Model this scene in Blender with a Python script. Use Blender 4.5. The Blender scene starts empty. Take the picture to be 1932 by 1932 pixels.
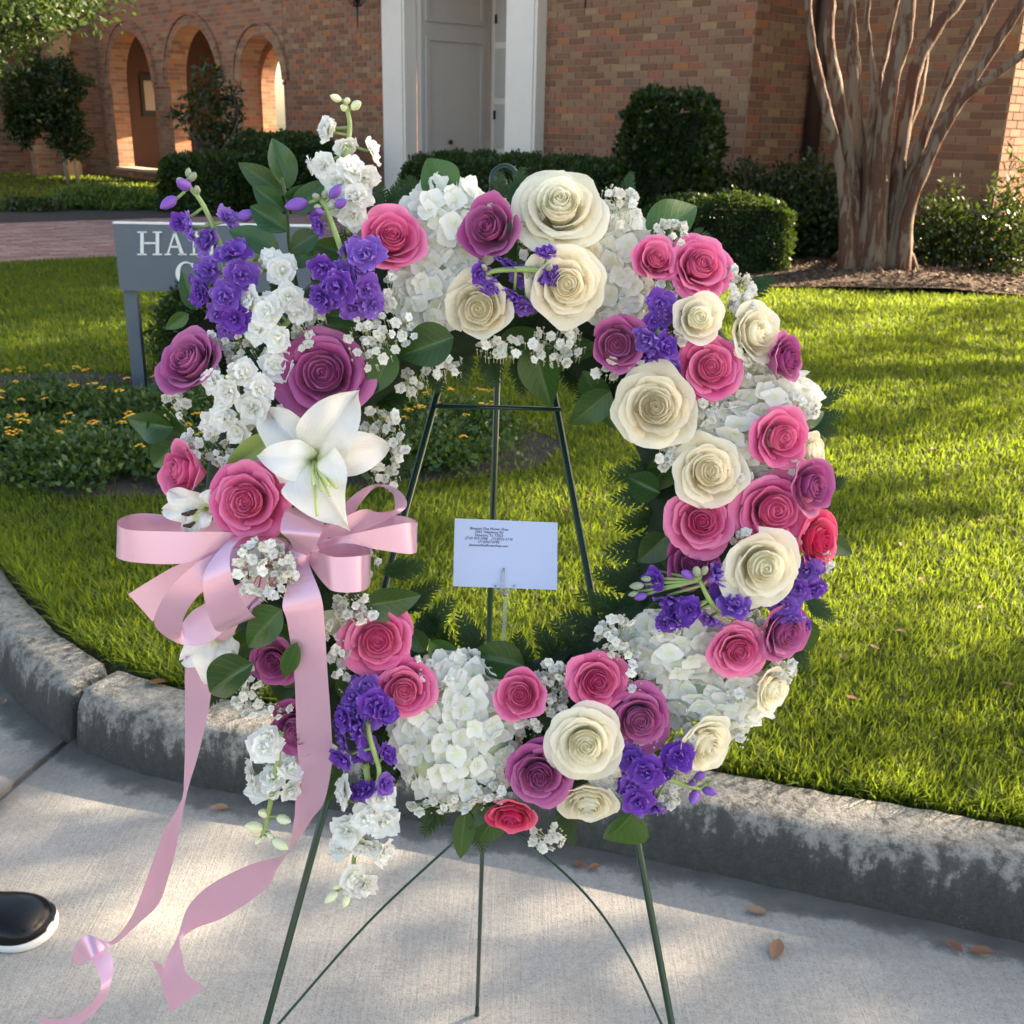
import bpy, bmesh, math, random
import numpy as np
from mathutils import Vector, Matrix, noise

random.seed(11)
rng = np.random.default_rng(11)
sc = bpy.context.scene
COL = sc.collection
PI = math.pi

# ------------------------------------------------------------------ camera
FPX = 2035.0                      # focal length in units of a 1932 px wide picture
PITCH = math.atan(734.0 / FPX)
ROLL = math.atan(0.0211)
EYE = Vector((0, 0, 1.5))
F = Vector((0, math.cos(PITCH), -math.sin(PITCH)))
_r0 = Vector((1, 0, 0)); _u0 = Vector((0, math.sin(PITCH), math.cos(PITCH)))
R = _r0 * math.cos(ROLL) + _u0 * math.sin(ROLL)
U = _u0 * math.cos(ROLL) - _r0 * math.sin(ROLL)
cam_d = bpy.data.cameras.new('camera'); cam = bpy.data.objects.new('camera', cam_d); COL.objects.link(cam)
cam.matrix_world = Matrix(((R.x, U.x, -F.x, EYE.x), (R.y, U.y, -F.y, EYE.y), (R.z, U.z, -F.z, EYE.z), (0, 0, 0, 1)))
cam_d.sensor_width = 36; cam_d.lens = 36 * FPX / 1932; cam_d.clip_start = 0.05; cam_d.clip_end = 600
cam_d.dof.use_dof = True; cam_d.dof.focus_distance = 0.93; cam_d.dof.aperture_fstop = 24
sc.camera = cam

# ------------------------------------------------------------------ sky, sun, exposure
SUN_AZ = math.radians(70)         # from +Y towards +X
SUN_EL = math.radians(27)
S = Vector((math.sin(SUN_AZ) * math.cos(SUN_EL), math.cos(SUN_AZ) * math.cos(SUN_EL), math.sin(SUN_EL)))
w = bpy.data.worlds.new('World'); sc.world = w; w.use_nodes = True
nt = w.node_tree; nt.nodes.clear()
sky = nt.nodes.new('ShaderNodeTexSky'); sky.sky_type = 'NISHITA'; sky.sun_disc = False
sky.sun_elevation = SUN_EL; sky.sun_rotation = SUN_AZ; sky.air_density = 1.0; sky.dust_density = 2.0
bg = nt.nodes.new('ShaderNodeBackground'); bg.inputs[1].default_value = 0.105
wo = nt.nodes.new('ShaderNodeOutputWorld')
tint = nt.nodes.new('ShaderNodeMix'); tint.data_type = 'RGBA'; tint.blend_type = 'MULTIPLY'; tint.inputs[0].default_value = 1.0; tint.inputs[7].default_value = (1.0, 0.90, 0.76, 1)   # camera white balance: set for the shade
nt.links.new(sky.outputs[0], tint.inputs[6]); nt.links.new(tint.outputs[2], bg.inputs[0]); nt.links.new(bg.outputs[0], wo.inputs[0])
sd = bpy.data.lights.new('sun', 'SUN'); sd.energy = 5.0; sd.angle = math.radians(0.53); sd.color = (1.0, 0.80, 0.56)
so = bpy.data.objects.new('sun', sd); COL.objects.link(so)
so.rotation_euler = S.to_track_quat('Z', 'Y').to_euler(); so.location = (8, 4, 9)
vs = sc.view_settings; vs.view_transform = 'Standard'; vs.look = 'None'; vs.gamma = 1.0; vs.exposure = 2.45
vs.use_curve_mapping = False
sc.cycles.max_bounces = 7; sc.cycles.transparent_max_bounces = 8

# ------------------------------------------------------------------ picture <-> place
def ray(u, v): return F + R * ((u - 966) / FPX) - U * ((v - 966) / FPX)
def G(u, v, z=0.0):
    d = ray(u, v); return EYE + d * ((z - EYE.z) / d.z)
def PY(u, v, y):
    d = ray(u, v); return EYE + d * (y / d.y)
def proj(P):
    q = Vector(P) - EYE; k = q.dot(F)
    if k < 0.01: return (-9999, -9999)
    return (966 + FPX * q.dot(R) / k, 966 - FPX * q.dot(U) / k)

# ------------------------------------------------------------------ object helpers
WM = {}
def wm(o): return WM.get(o.name, Matrix.Identity(4))
def link(o, parent=None, M=None):
    M = M or Matrix.Identity(4)
    COL.objects.link(o)
    if parent is not None:
        o.parent = parent
        o.matrix_basis = wm(parent).inverted_safe() @ M
    else:
        o.matrix_basis = M
    WM[o.name] = M.copy()
    return o
def tag(o, label=None, cat=None, group=None, kind=None):
    if label: o['label'] = label
    if cat: o['category'] = cat
    if group: o['group'] = group
    if kind: o['kind'] = kind
    return o
def empty(name, loc, label=None, cat=None, group=None):
    o = bpy.data.objects.new(name, None); o.empty_display_size = 0.1
    link(o, None, Matrix.Translation(Vector(loc))); return tag(o, label, cat, group)
def mesh(name, verts, faces, mat=None, attrs=None, smooth=True):
    me = bpy.data.meshes.new(name)
    me.from_pydata([tuple(v) for v in verts], [], [tuple(f) for f in faces])
    if attrs:
        for k, vals in attrs.items():
            a = me.attributes.new(k, 'FLOAT', 'POINT'); a.data.foreach_set('value', np.asarray(vals, dtype=np.float32))
    if mat: me.materials.append(mat)
    if smooth: me.polygons.foreach_set('use_smooth', [True] * len(me.polygons))
    me.update(); return me
def npmesh(name, V, Fc, mat=None, attrs=None, smooth=False):
    V = np.asarray(V, np.float32); Fc = np.asarray(Fc, np.int32); n = Fc.shape[1]
    me = bpy.data.meshes.new(name)
    me.vertices.add(len(V)); me.vertices.foreach_set('co', V.ravel())
    me.loops.add(Fc.size); me.loops.foreach_set('vertex_index', Fc.ravel())
    me.polygons.add(len(Fc)); me.polygons.foreach_set('loop_start', np.arange(0, Fc.size, n, dtype=np.int32))
    if attrs:
        for k, vals in attrs.items():
            a = me.attributes.new(k, 'FLOAT', 'POINT'); a.data.foreach_set('value', np.asarray(vals, np.float32))
    if mat: me.materials.append(mat)
    me.update(calc_edges=True); me.validate()
    if smooth: me.polygons.foreach_set('use_smooth', [True] * len(me.polygons))
    return me
def ob(name, me, parent=None, M=None): return link(bpy.data.objects.new(name, me), parent, M)
class MB:
    def __init__(s): s.v = []; s.f = []; s.at = {}
    def add(s, verts, faces, **at):
        n = len(s.v); s.v += [tuple(v) for v in verts]; s.f += [tuple(i + n for i in f) for f in faces]
        for k, x in at.items():
            s.at.setdefault(k, [0.0] * n)
            s.at[k] += list(x) if hasattr(x, '__len__') else [x] * len(verts)
        return s
    def box(s, c, sx, sy, sz, X=Vector((1, 0, 0)), Y=Vector((0, 1, 0)), Z=Vector((0, 0, 1)), **at):
        c = Vector(c); vs = []
        for k in (-1, 1):
            for j in (-1, 1):
                for i in (-1, 1): vs.append(c + X * (sx / 2 * i) + Y * (sy / 2 * j) + Z * (sz / 2 * k))
        return s.add(vs, [(0, 2, 3, 1), (4, 5, 7, 6), (0, 1, 5, 4), (2, 6, 7, 3), (0, 4, 6, 2), (1, 3, 7, 5)], **at)
    def tube(s, pts, rad, n=8, cap=True, **at):
        pts = [Vector(p) for p in pts]; rad = rad if hasattr(rad, '__len__') else [rad] * len(pts)
        vs = []; fs = []; up = None
        for i, p in enumerate(pts):
            d = (pts[min(i + 1, len(pts) - 1)] - pts[max(i - 1, 0)]).normalized()
            if up is None: up = d.orthogonal().normalized()
            a = (up - d * up.dot(d)).normalized(); up = a; b = d.cross(a)
            for k in range(n):
                q = 2 * PI * k / n; vs.append(p + (a * math.cos(q) + b * math.sin(q)) * rad[i])
        for i in range(len(pts) - 1):
            for k in range(n):
                fs.append((i * n + k, i * n + (k + 1) % n, (i + 1) * n + (k + 1) % n, (i + 1) * n + k))
        if cap:
            fs.append(tuple(reversed(range(n)))); fs.append(tuple(range((len(pts) - 1) * n, len(pts) * n)))
        return s.add(vs, fs, **at)
    def me(s, name, mat=None, smooth=False): return mesh(name, s.v, s.f, mat, s.at or None, smooth)
    def build(s, name, mat, parent=None, M=None, smooth=False): return ob(name, s.me(name, mat, smooth), parent, M)
def cr(pts, n):
    """Catmull-Rom through vectors of any length, n steps per span"""
    P = [np.asarray(p, float) for p in pts]; P = [2 * P[0] - P[1]] + P + [2 * P[-1] - P[-2]]; out = []
    for i in range(1, len(P) - 2):
        for k in range(n):
            t = k / n; a, b, c, d = P[i - 1], P[i], P[i + 1], P[i + 2]
            out.append(0.5 * (2 * b + (c - a) * t + (2 * a - 5 * b + 4 * c - d) * t * t + (3 * b - a - 3 * c + d) * t ** 3))
    out.append(P[-2]); return out
def sstep(a, b, x):
    t = min(1, max(0, (x - a) / (b - a))); return t * t * (3 - 2 * t)
def frame(o, x, y, z):
    return Matrix(((x.x, y.x, z.x, o.x), (x.y, y.y, z.y, o.y), (x.z, y.z, z.z, o.z), (0, 0, 0, 1)))

# ------------------------------------------------------------------ materials
class N:
    def __init__(s, name):
        s.m = bpy.data.materials.new(name); s.m.use_nodes = True; s.t = s.m.node_tree; s.t.nodes.clear()
        s.out = s.new('OutputMaterial')
    def new(s, t, **kw):
        n = s.t.nodes.new('ShaderNode' + t)
        for k, v in kw.items(): setattr(n, k, v)
        return n
    def set(s, sock, v):
        if isinstance(v, bpy.types.NodeSocket): s.t.links.new(v, sock)
        elif v is not None: sock.default_value = v
    def coord(s, kind='Object', scale=None, rot=None):
        c = s.new('TexCoord').outputs[kind]
        if scale or rot:
            m = s.new('Mapping'); s.set(m.inputs['Vector'], c)
            if scale: m.inputs['Scale'].default_value = scale
            if rot: m.inputs['Rotation'].default_value = rot
            return m.outputs[0]
        return c
    def noise(s, vec=None, scale=5, detail=4, rough=0.55, out='Fac', dist=0.0):
        n = s.new('TexNoise'); s.set(n.inputs['Vector'], vec); n.inputs['Scale'].default_value = scale
        n.inputs['Detail'].default_value = detail; n.inputs['Roughness'].default_value = rough; n.inputs['Distortion'].default_value = dist
        return n.outputs[out]
    def voro(s, vec=None, scale=5, out='Distance', feature='F1'):
        n = s.new('TexVoronoi', feature=feature); s.set(n.inputs['Vector'], vec); n.inputs['Scale'].default_value = scale
        return n.outputs[out]
    def attr(s, name): return s.new('Attribute', attribute_name=name).outputs['Fac']
    def rnd(s): return s.new('ObjectInfo').outputs['Random']
    def ramp(s, fac, stops, interp='LINEAR'):
        r = s.new('ValToRGB'); e = r.color_ramp; e.interpolation = interp
        while len(e.elements) < len(stops): e.elements.new(0.5)
        for el, (p, c) in zip(e.elements, stops):
            el.position = p; el.color = (c, c, c, 1) if not hasattr(c, '__len__') else (*c[:3], 1)
        s.set(r.inputs[0], fac); return r.outputs[0]
    def mix(s, fac, a, b, mode='MIX'):
        n = s.new('Mix', data_type='RGBA', blend_type=mode); s.set(n.inputs[0], fac)
        for i, x in ((6, a), (7, b)):
            if isinstance(x, tuple): x = (*x[:3], 1)
            s.set(n.inputs[i], x)
        return n.outputs[2]
    def math(s, op, a, b=None, clamp=False):
        n = s.new('Math', operation=op, use_clamp=clamp); s.set(n.inputs[0], a)
        if b is not None: s.set(n.inputs[1], b)
        return n.outputs[0]
    def sep(s, vec):
        n = s.new('SeparateXYZ'); s.set(n.inputs[0], vec); return n.outputs
    def bump(s, h, strength=0.3, dist=0.01):
        n = s.new('Bump'); s.set(n.inputs['Height'], h); n.inputs['Strength'].default_value = strength; n.inputs['Distance'].default_value = dist
        return n.outputs[0]
    def bsdf(s, color, rough=0.6, normal=None, transl=0.0, tcol=None, **kw):
        p = s.new('BsdfPrincipled')
        s.set(p.inputs['Base Color'], (*color[:3], 1) if isinstance(color, tuple) else color)
        s.set(p.inputs['Roughness'], rough)
        if normal is not None: s.set(p.inputs['Normal'], normal)
        for k, v in kw.items(): s.set(p.inputs[k], v)
        o = p.outputs[0]
        if transl:
            t = s.new('BsdfTranslucent'); c = tcol if tcol is not None else color
            s.set(t.inputs['Color'], (*c[:3], 1) if isinstance(c, tuple) else c)
            if normal is not None: s.set(t.inputs['Normal'], normal)
            m = s.new('MixShader'); m.inputs[0].default_value = transl
            s.set(m.inputs[1], o); s.set(m.inputs[2], t.outputs[0]); o = m.outputs[0]
        s.set(s.out.inputs[0], o); return s.m

def simple(name, col, rough=0.5, var=0.12, scale=30, bump=0.0, **kw):
    n = N(name); f = n.noise(n.coord('Object'), scale, 5)
    c = n.mix(f, tuple(x * (1 - var) for x in col), tuple(min(1, x * (1 + var)) for x in col))
    return n.bsdf(c, rough, n.bump(f, bump, 0.003) if bump else None, **kw)

def petal_mat(name, deep, base, rim, rough=0.5, transl=0.22, vein=0.25, sheen=0.15):
    n = N(name); t = n.attr('pt'); c3 = n.coord('Object')
    c = n.ramp(t, [(0.0, deep), (0.5, base), (0.86, base), (1.0, rim)])
    f = n.noise(c3, 55, 4); c = n.mix(n.math('MULTIPLY', f, 0.22), c, tuple(0.6 + 0.4 * x for x in base), 'MULTIPLY')
    r = n.rnd(); h = n.new('HueSaturation'); n.set(h.inputs['Color'], c)
    n.set(h.inputs['Value'], n.math('ADD', n.math('MULTIPLY', r, 0.22), 0.89))
    n.set(h.inputs['Saturation'], n.math('ADD', n.math('MULTIPLY', r, -0.16), 1.08)); h.inputs['Hue'].default_value = 0.5
    col = h.outputs[0]
    wv = n.math('SINE', n.math('MULTIPLY', n.math('ADD', n.attr('ps'), n.math('MULTIPLY', f, 0.25)), 46.0))
    return n.bsdf(col, rough, n.bump(n.math('ADD', wv, n.math('MULTIPLY', f, 2.0)), vein, 0.0006), transl, **{'Sheen Weight': sheen, 'Specular IOR Level': 0.35})
M_ROSE = {
    'pink': petal_mat('pink rose petal', (0.70, 0.07, 0.23), (0.80, 0.15, 0.37), (0.85, 0.25, 0.47)),
    'hot': petal_mat('hot pink rose petal', (0.55, 0.02, 0.09), (0.74, 0.05, 0.17), (0.82, 0.12, 0.27)),
    'mauve': petal_mat('mauve rose petal', (0.37, 0.05, 0.21), (0.46, 0.09, 0.30), (0.54, 0.15, 0.38)),
    'cream': petal_mat('cream rose petal', (0.96, 0.89, 0.60), (0.96, 0.92, 0.76), (0.96, 0.94, 0.82), transl=0.42),
    'peach': petal_mat('warm cream rose petal', (0.96, 0.85, 0.57), (0.96, 0.895, 0.72), (0.96, 0.92, 0.79), transl=0.42),
}
M_WHITE = petal_mat('white stock petal', (0.80, 0.85, 0.58), (0.94, 0.94, 0.92), (0.96, 0.96, 0.94), transl=0.33)
M_HYD = petal_mat('white hydrangea petal', (0.84, 0.88, 0.64), (0.94, 0.94, 0.90), (0.96, 0.96, 0.93), transl=0.33)
M_PURP = petal_mat('purple stock petal', (0.12, 0.03, 0.30), (0.22, 0.08, 0.54), (0.40, 0.21, 0.74), transl=0.3)
M_LILY = petal_mat('white lily petal', (0.72, 0.76, 0.38), (0.90, 0.89, 0.84), (0.92, 0.91, 0.88), rough=0.42, transl=0.3, vein=0.14)
M_GYP = petal_mat("baby's breath petal", (0.80, 0.82, 0.66), (0.89, 0.89, 0.85), (0.92, 0.92, 0.89), transl=0.2)
M_BUDG = simple('grey green bud', (0.30, 0.34, 0.24), 0.6, 0.3, 200)
M_BUDW = simple('pale cream bud', (0.72, 0.76, 0.50), 0.55, 0.15, 150)
M_BUDP = simple('purple bud', (0.20, 0.08, 0.45), 0.55, 0.3, 150)
M_STEM = simple('pale green stem', (0.26, 0.36, 0.12), 0.5, 0.25, 120)
M_TWIG = simple('dark thin stem', (0.06, 0.10, 0.03), 0.6, 0.3, 100)
def leaf_mat(name, a, b, vein, rough=0.32, transl=0.12, tcol=(0.16, 0.30, 0.03), spec=0.5):
    n = N(name); t = n.attr('pt'); s_ = n.attr('ps'); f = n.noise(n.coord('Object'), 40, 4)
    c = n.mix(f, a, b); h = n.new('HueSaturation'); n.set(h.inputs['Color'], c)
    n.set(h.inputs['Value'], n.math('ADD', n.math('MULTIPLY', n.rnd(), 0.6), 0.7)); c = h.outputs[0]
    ab = n.math('ABSOLUTE', s_)
    side = n.math('SINE', n.math('MULTIPLY', n.math('SUBTRACT', t, n.math('MULTIPLY', ab, 0.28)), 48.0))
    side = n.math('POWER', n.math('MAXIMUM', side, 0.0), 6.0)
    mid = n.math('LESS_THAN', ab, 0.045)
    v = n.math('MAXIMUM', n.math('MULTIPLY', side, 0.28), n.math('MULTIPLY', mid, 0.8))
    c = n.mix(v, c, vein)
    return n.bsdf(c, rough, n.bump(n.math('ADD', v, n.math('MULTIPLY', f, 0.5)), 0.35, 0.0012), transl, tcol, **{'Specular IOR Level': spec})
M_LEAF = leaf_mat('lemon leaf', (0.010, 0.046, 0.006), (0.030, 0.095, 0.011), (0.06, 0.14, 0.03), 0.33)
M_LEAFP = leaf_mat('pale leaf underside', (0.20, 0.30, 0.08), (0.27, 0.37, 0.12), (0.36, 0.44, 0.2), 0.5, 0.2)
M_RUSC = leaf_mat('ruscus leaf', (0.010, 0.045, 0.014), (0.022, 0.075, 0.022), (0.035, 0.10, 0.035), 0.34)
M_FERN = leaf_mat('leatherleaf fern', (0.005, 0.024, 0.008), (0.012, 0.045, 0.013), (0.03, 0.08, 0.025), 0.5, spec=0.3)
M_FOAM = simple('dark wet floral foam', (0.012, 0.03, 0.012), 0.9, 0.4, 80, 0.5)
def satin():
    n = N('pink satin ribbon'); f = n.noise(n.coord('Object'), 14, 3)
    c = n.mix(f, (0.70, 0.42, 0.58), (0.77, 0.49, 0.65))
    wv = n.math('SINE', n.math('MULTIPLY', n.attr('pt'), 900.0))
    return n.bsdf(c, 0.20, n.bump(wv, 0.10, 0.0003), 0.14, (0.72, 0.34, 0.44), **{'Sheen Weight': 0.2, 'Sheen Roughness': 0.3, 'Specular IOR Level': 1.0, 'Metallic': 0.42})
M_SATIN = satin()
M_EASEL = simple('dark green enamel wire', (0.006, 0.035, 0.022), 0.28, 0.2, 60)
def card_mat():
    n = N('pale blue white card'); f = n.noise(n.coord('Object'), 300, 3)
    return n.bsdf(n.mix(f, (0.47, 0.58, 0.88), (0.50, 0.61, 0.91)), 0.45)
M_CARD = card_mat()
M_INK = simple('dark printed ink', (0.06, 0.06, 0.12), 0.6)
def clear():
    n = N('clear plastic'); return n.bsdf((0.9, 0.93, 0.92), 0.12, **{'Transmission Weight': 0.9, 'IOR': 1.3})
M_CLEAR = clear()

def conc_mat():
    n = N('broom finished concrete'); c3 = n.coord('Object')
    big = n.noise(c3, 1.6, 5, 0.6); mid = n.noise(c3, 9, 6, 0.65); fine = n.noise(c3, 220, 3, 0.7)
    broom = n.noise(n.coord('Object', (150, 5, 1), (0, 0, 0.10)), 1.0, 3, 0.6)
    c = n.mix(big, (0.30, 0.285, 0.262), (0.38, 0.36, 0.325))
    c = n.mix(n.math('MULTIPLY', n.ramp(mid, [(0.35, 1.0), (0.6, 0.0)]), 0.4), c, (0.21, 0.198, 0.183))
    c = n.mix(n.math('MULTIPLY', n.ramp(broom, [(0.40, 1.0), (0.56, 0.0)]), 0.28), c, (0.22, 0.21, 0.20))
    c = n.mix(n.math('MULTIPLY', n.ramp(fine, [(0.36, 1.0), (0.46, 0.0)]), 0.75), c, (0.13, 0.125, 0.118))
    g2 = n.noise(c3, 75, 4, 0.7); c = n.mix(n.math('MULTIPLY', n.ramp(g2, [(0.42, 0.0), (0.62, 1.0)]), 0.35), c, (0.46, 0.44, 0.40))
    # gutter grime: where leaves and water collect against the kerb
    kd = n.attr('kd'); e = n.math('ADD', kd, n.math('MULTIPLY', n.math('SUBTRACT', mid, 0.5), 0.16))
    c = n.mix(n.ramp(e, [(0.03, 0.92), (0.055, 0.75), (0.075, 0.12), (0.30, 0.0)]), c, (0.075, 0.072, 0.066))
    jd = n.attr('jd'); e2 = n.math('ADD', jd, n.math('MULTIPLY', n.math('SUBTRACT', mid, 0.5), 0.12))
    c = n.mix(n.ramp(e2, [(0.01, 0.75), (0.06, 0.3), (0.16, 0.0)]), c, (0.07, 0.065, 0.06))
    st = n.noise(n.coord('Object', (0.8, 2.2, 1), (0, 0, 0.5)), 1.7, 5, 0.6)
    c = n.mix(n.math('MULTIPLY', n.ramp(st, [(0.52, 0.0), (0.70, 1.0)]), 0.5), c, (0.20, 0.19, 0.18))
    h = n.math('ADD', n.math('MULTIPLY', broom, 0.8), n.math('MULTIPLY', fine, 0.8))
    return n.bsdf(c, 0.85, n.bump(h, 0.55, 0.004))
M_CONC = conc_mat()
def kerb_mat():
    n = N('weathered kerb concrete'); c3 = n.coord('Object'); z = n.sep(c3)[2]
    big = n.noise(c3, 3.0, 5, 0.6); mid = n.noise(c3, 11, 6, 0.65); fine = n.noise(c3, 170, 3, 0.7)
    streak = n.noise(n.coord('Object', (26, 26, 2.5)), 1.0, 5, 0.65)
    c = n.mix(big, (0.31, 0.29, 0.26), (0.42, 0.39, 0.34))
    # mildew creeping up from the gutter with ragged, streaked edge
    grit = n.noise(c3, 45, 5, 0.75)
    e = n.math('ADD', n.math('MULTIPLY', z, 4.6), n.math('ADD', n.math('MULTIPLY', n.math('SUBTRACT', streak, 0.5), 1.3), n.math('ADD', n.math('MULTIPLY', n.math('SUBTRACT', grit, 0.5), 0.9), n.math('ADD', 0.0, n.math('MULTIPLY', n.math('SUBTRACT', big, 0.5), 0.7)))))
    c = n.mix(n.ramp(e, [(0.34, 0.95), (0.50, 0.80), (0.58, 0.38), (0.70, 0.12), (0.85, 0.0)]), c, (0.040, 0.038, 0.036))
    c = n.mix(n.math('MULTIPLY', n.ramp(grit, [(0.40, 1.0), (0.56, 0.0)]), 0.45), c, (0.10, 0.097, 0.09))
    sp = n.voro(c3, 130, 'Distance'); c = n.mix(n.math('MULTIPLY', n.ramp(sp, [(0.15, 1.0), (0.3, 0.0)]), n.ramp(mid, [(0.55, 0.0), (0.70, 0.35)])), c, (0.40, 0.38, 0.35))
    c = n.mix(n.math('MULTIPLY', n.ramp(fine, [(0.34, 1.0), (0.45, 0.0)]), 0.7), c, (0.09, 0.088, 0.085))
    return n.bsdf(c, 0.9, n.bump(n.math('ADD', n.math('MULTIPLY', fine, 1.0), n.math('MULTIPLY', grit, 1.4)), 1.0, 0.007))
M_KERB = kerb_mat()
def soil(name, a, b, scale=40):
    n = N(name); c3 = n.coord('Object'); f = n.noise(c3, scale, 6, 0.7); v = n.voro(c3, scale * 1.5, 'Color')
    c = n.mix(n.ramp(f, [(0.3, 0.0), (0.7, 1.0)]), a, b); c = n.mix(0.35, c, n.mix(v, a, b))
    return n.bsdf(c, 0.95, n.bump(f, 1.0, 0.03))
M_SOIL = soil('lawn soil', (0.022, 0.026, 0.010), (0.06, 0.062, 0.022))
M_MULCH = soil('bark mulch', (0.035, 0.022, 0.014), (0.15, 0.095, 0.06), 25)
M_MULCHD = soil('dark mulch', (0.012, 0.011, 0.010), (0.05, 0.042, 0.035), 25)
def grass_mat(name, stops, transl=0.5):
    n = N(name); r = n.attr('rnd'); t = n.attr('pt')
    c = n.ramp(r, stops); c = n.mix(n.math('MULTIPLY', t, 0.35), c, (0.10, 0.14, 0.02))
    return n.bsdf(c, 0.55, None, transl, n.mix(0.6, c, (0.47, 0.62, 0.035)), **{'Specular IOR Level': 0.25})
M_GRASS = grass_mat('lawn grass blade', [(0.0, (0.008, 0.027, 0.005)), (0.45, (0.020, 0.052, 0.009)), (0.8, (0.044, 0.080, 0.014)), (0.93, (0.10, 0.11, 0.03)), (1.0, (0.22, 0.16, 0.08))])
def foliage_mat(name, stops, rough=0.45, transl=0.25, tcol=(0.2, 0.3, 0.02), spec=0.4):
    n = N(name); c = n.ramp(n.attr('rnd'), stops)
    return n.bsdf(c, rough, None, transl, n.mix(0.5, c, tcol), **{'Specular IOR Level': spec})
M_HEDGE = foliage_mat('box hedge leaf', [(0, (0.008, 0.026, 0.006)), (0.6, (0.020, 0.050, 0.011)), (1, (0.055, 0.095, 0.02))])
M_SHRUB = foliage_mat('dark shrub leaf', [(0, (0.007, 0.021, 0.007)), (0.7, (0.017, 0.038, 0.012)), (1, (0.045, 0.075, 0.02))], 0.35)
M_JUNI = foliage_mat('juniper needle', [(0, (0.05, 0.10, 0.015)), (0.6, (0.11, 0.18, 0.025)), (1, (0.2, 0.27, 0.05))])
M_OAK = foliage_mat('oak leaf', [(0, (0.02, 0.05, 0.012)), (0.6, (0.05, 0.09, 0.02)), (1, (0.12, 0.16, 0.05))], 0.4, 0.3)
M_LANT = foliage_mat('lantana leaf', [(0, (0.018, 0.05, 0.012)), (0.6, (0.04, 0.09, 0.02)), (1, (0.085, 0.14, 0.035))])
M_LANTF = foliage_mat('lantana floret', [(0, (0.75, 0.28, 0.01)), (0.5, (0.80, 0.42, 0.01)), (1, (0.82, 0.58, 0.04))], 0.6, 0.2, (0.8, 0.5, 0.02))
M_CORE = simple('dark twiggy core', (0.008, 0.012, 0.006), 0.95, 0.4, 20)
def bark(name, red, grey, s=1.0):
    n = N(name); a = n.noise(n.coord('Object', (13 * s, 13 * s, 2.4 * s)), 1.0, 6, 0.65, dist=0.4); f = n.noise(n.coord('Object', (40, 40, 5)), 1.0, 4)
    c = n.mix(n.ramp(a, [(0.48, 0.0), (0.53, 1.0)]), red, grey); c = n.mix(n.math('MULTIPLY', f, 0.5), c, tuple(x * 0.5 for x in red))
    return n.bsdf(c, 0.8, n.bump(n.math('ADD', n.ramp(a, [(0.45, 0.0), (0.53, 1.0)]), f), 0.5, 0.012))
M_MYRTLE = bark('crape myrtle bark', (0.105, 0.040, 0.022), (0.22, 0.16, 0.115))
M_OAKB = bark('oak bark', (0.06, 0.045, 0.035), (0.14, 0.12, 0.10))
M_PALEB = simple('pale bark', (0.30, 0.24, 0.18), 0.8, 0.3, 10)
BRK = [(0.0, (0.195, 0.086, 0.050)), (0.16, (0.238, 0.102, 0.061)), (0.34, (0.262, 0.125, 0.077)), (0.50, (0.302, 0.156, 0.096)), (0.62, (0.282, 0.160, 0.089)), (0.74, (0.330, 0.113, 0.065)), (0.84, (0.379, 0.134, 0.053)), (0.92, (0.351, 0.211, 0.111)), (0.97, (0.195, 0.113, 0.080))]
def brick_mat(name, fac):
    n = N(name); c = n.ramp(fac(n), BRK, 'CONSTANT'); f = n.noise(n.coord('Generated' if False else 'Object'), 30, 5, 0.65)
    c = n.mix(n.math('MULTIPLY', n.ramp(f, [(0.35, 1.0), (0.65, 0.0)]), 0.35), c, (0.12, 0.075, 0.05))
    return n.bsdf(c, 0.9, n.bump(f, 0.5, 0.004))
M_BRICKI = brick_mat('brick', lambda n: n.rnd())
M_BRICKJ = brick_mat('brick in mass', lambda n: n.attr('rnd'))
M_MORTAR = simple('tan mortar', (0.30, 0.215, 0.14), 0.95, 0.15, 60, 0.3)
def brick_tex(name, sx=0.229, sz=0.076):
    n = N(name); x, y, z = n.sep(n.coord('Object')); cm = n.new('CombineXYZ')
    n.set(cm.inputs[0], n.math('ADD', x, y)); n.set(cm.inputs[1], z); v = cm.outputs[0]
    b = n.new('TexBrick'); n.set(b.inputs['Vector'], v); b.inputs['Scale'].default_value = 1.0
    b.inputs['Brick Width'].default_value = sx; b.inputs['Row Height'].default_value = sz; b.inputs['Mortar Size'].default_value = 0.005
    b.inputs['Color1'].default_value = (0, 0, 0, 1); b.inputs['Color2'].default_value = (1, 1, 1, 1); b.inputs['Mortar'].default_value = (0.5, 0.5, 0.5, 1)
    c = n.ramp(b.outputs['Color'], BRK, 'CONSTANT'); c = n.mix(b.outputs['Fac'], c, (0.30, 0.215, 0.14))
    f = n.noise(n.coord('Object'), 2.0, 5); c = n.mix(n.math('MULTIPLY', f, 0.3), c, (0.2, 0.12, 0.08))
    return n.bsdf(c, 0.9, n.bump(n.math('SUBTRACT', 1.0, b.outputs['Fac']), 0.5, 0.006))
M_BRICKT = brick_tex('far brickwork')
M_PAVEI = (lambda n: n.bsdf(n.ramp(n.rnd(), [(0, (0.22, 0.12, 0.10)), (0.4, (0.27, 0.15, 0.125)), (0.75, (0.32, 0.19, 0.16)), (1, (0.36, 0.25, 0.21))]), 0.9))(N('brick paver'))
M_PAVEJ = (lambda n: n.bsdf(n.ramp(n.attr('rnd'), [(0, (0.22, 0.12, 0.10)), (0.4, (0.27, 0.15, 0.125)), (0.75, (0.32, 0.19, 0.16)), (1, (0.36, 0.25, 0.21))]), 0.9))(N('brick paver in mass'))
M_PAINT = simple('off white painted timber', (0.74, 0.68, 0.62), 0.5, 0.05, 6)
M_PAINTG = simple('grey white door paint', (0.50, 0.465, 0.435), 0.5, 0.05, 6)
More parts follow.
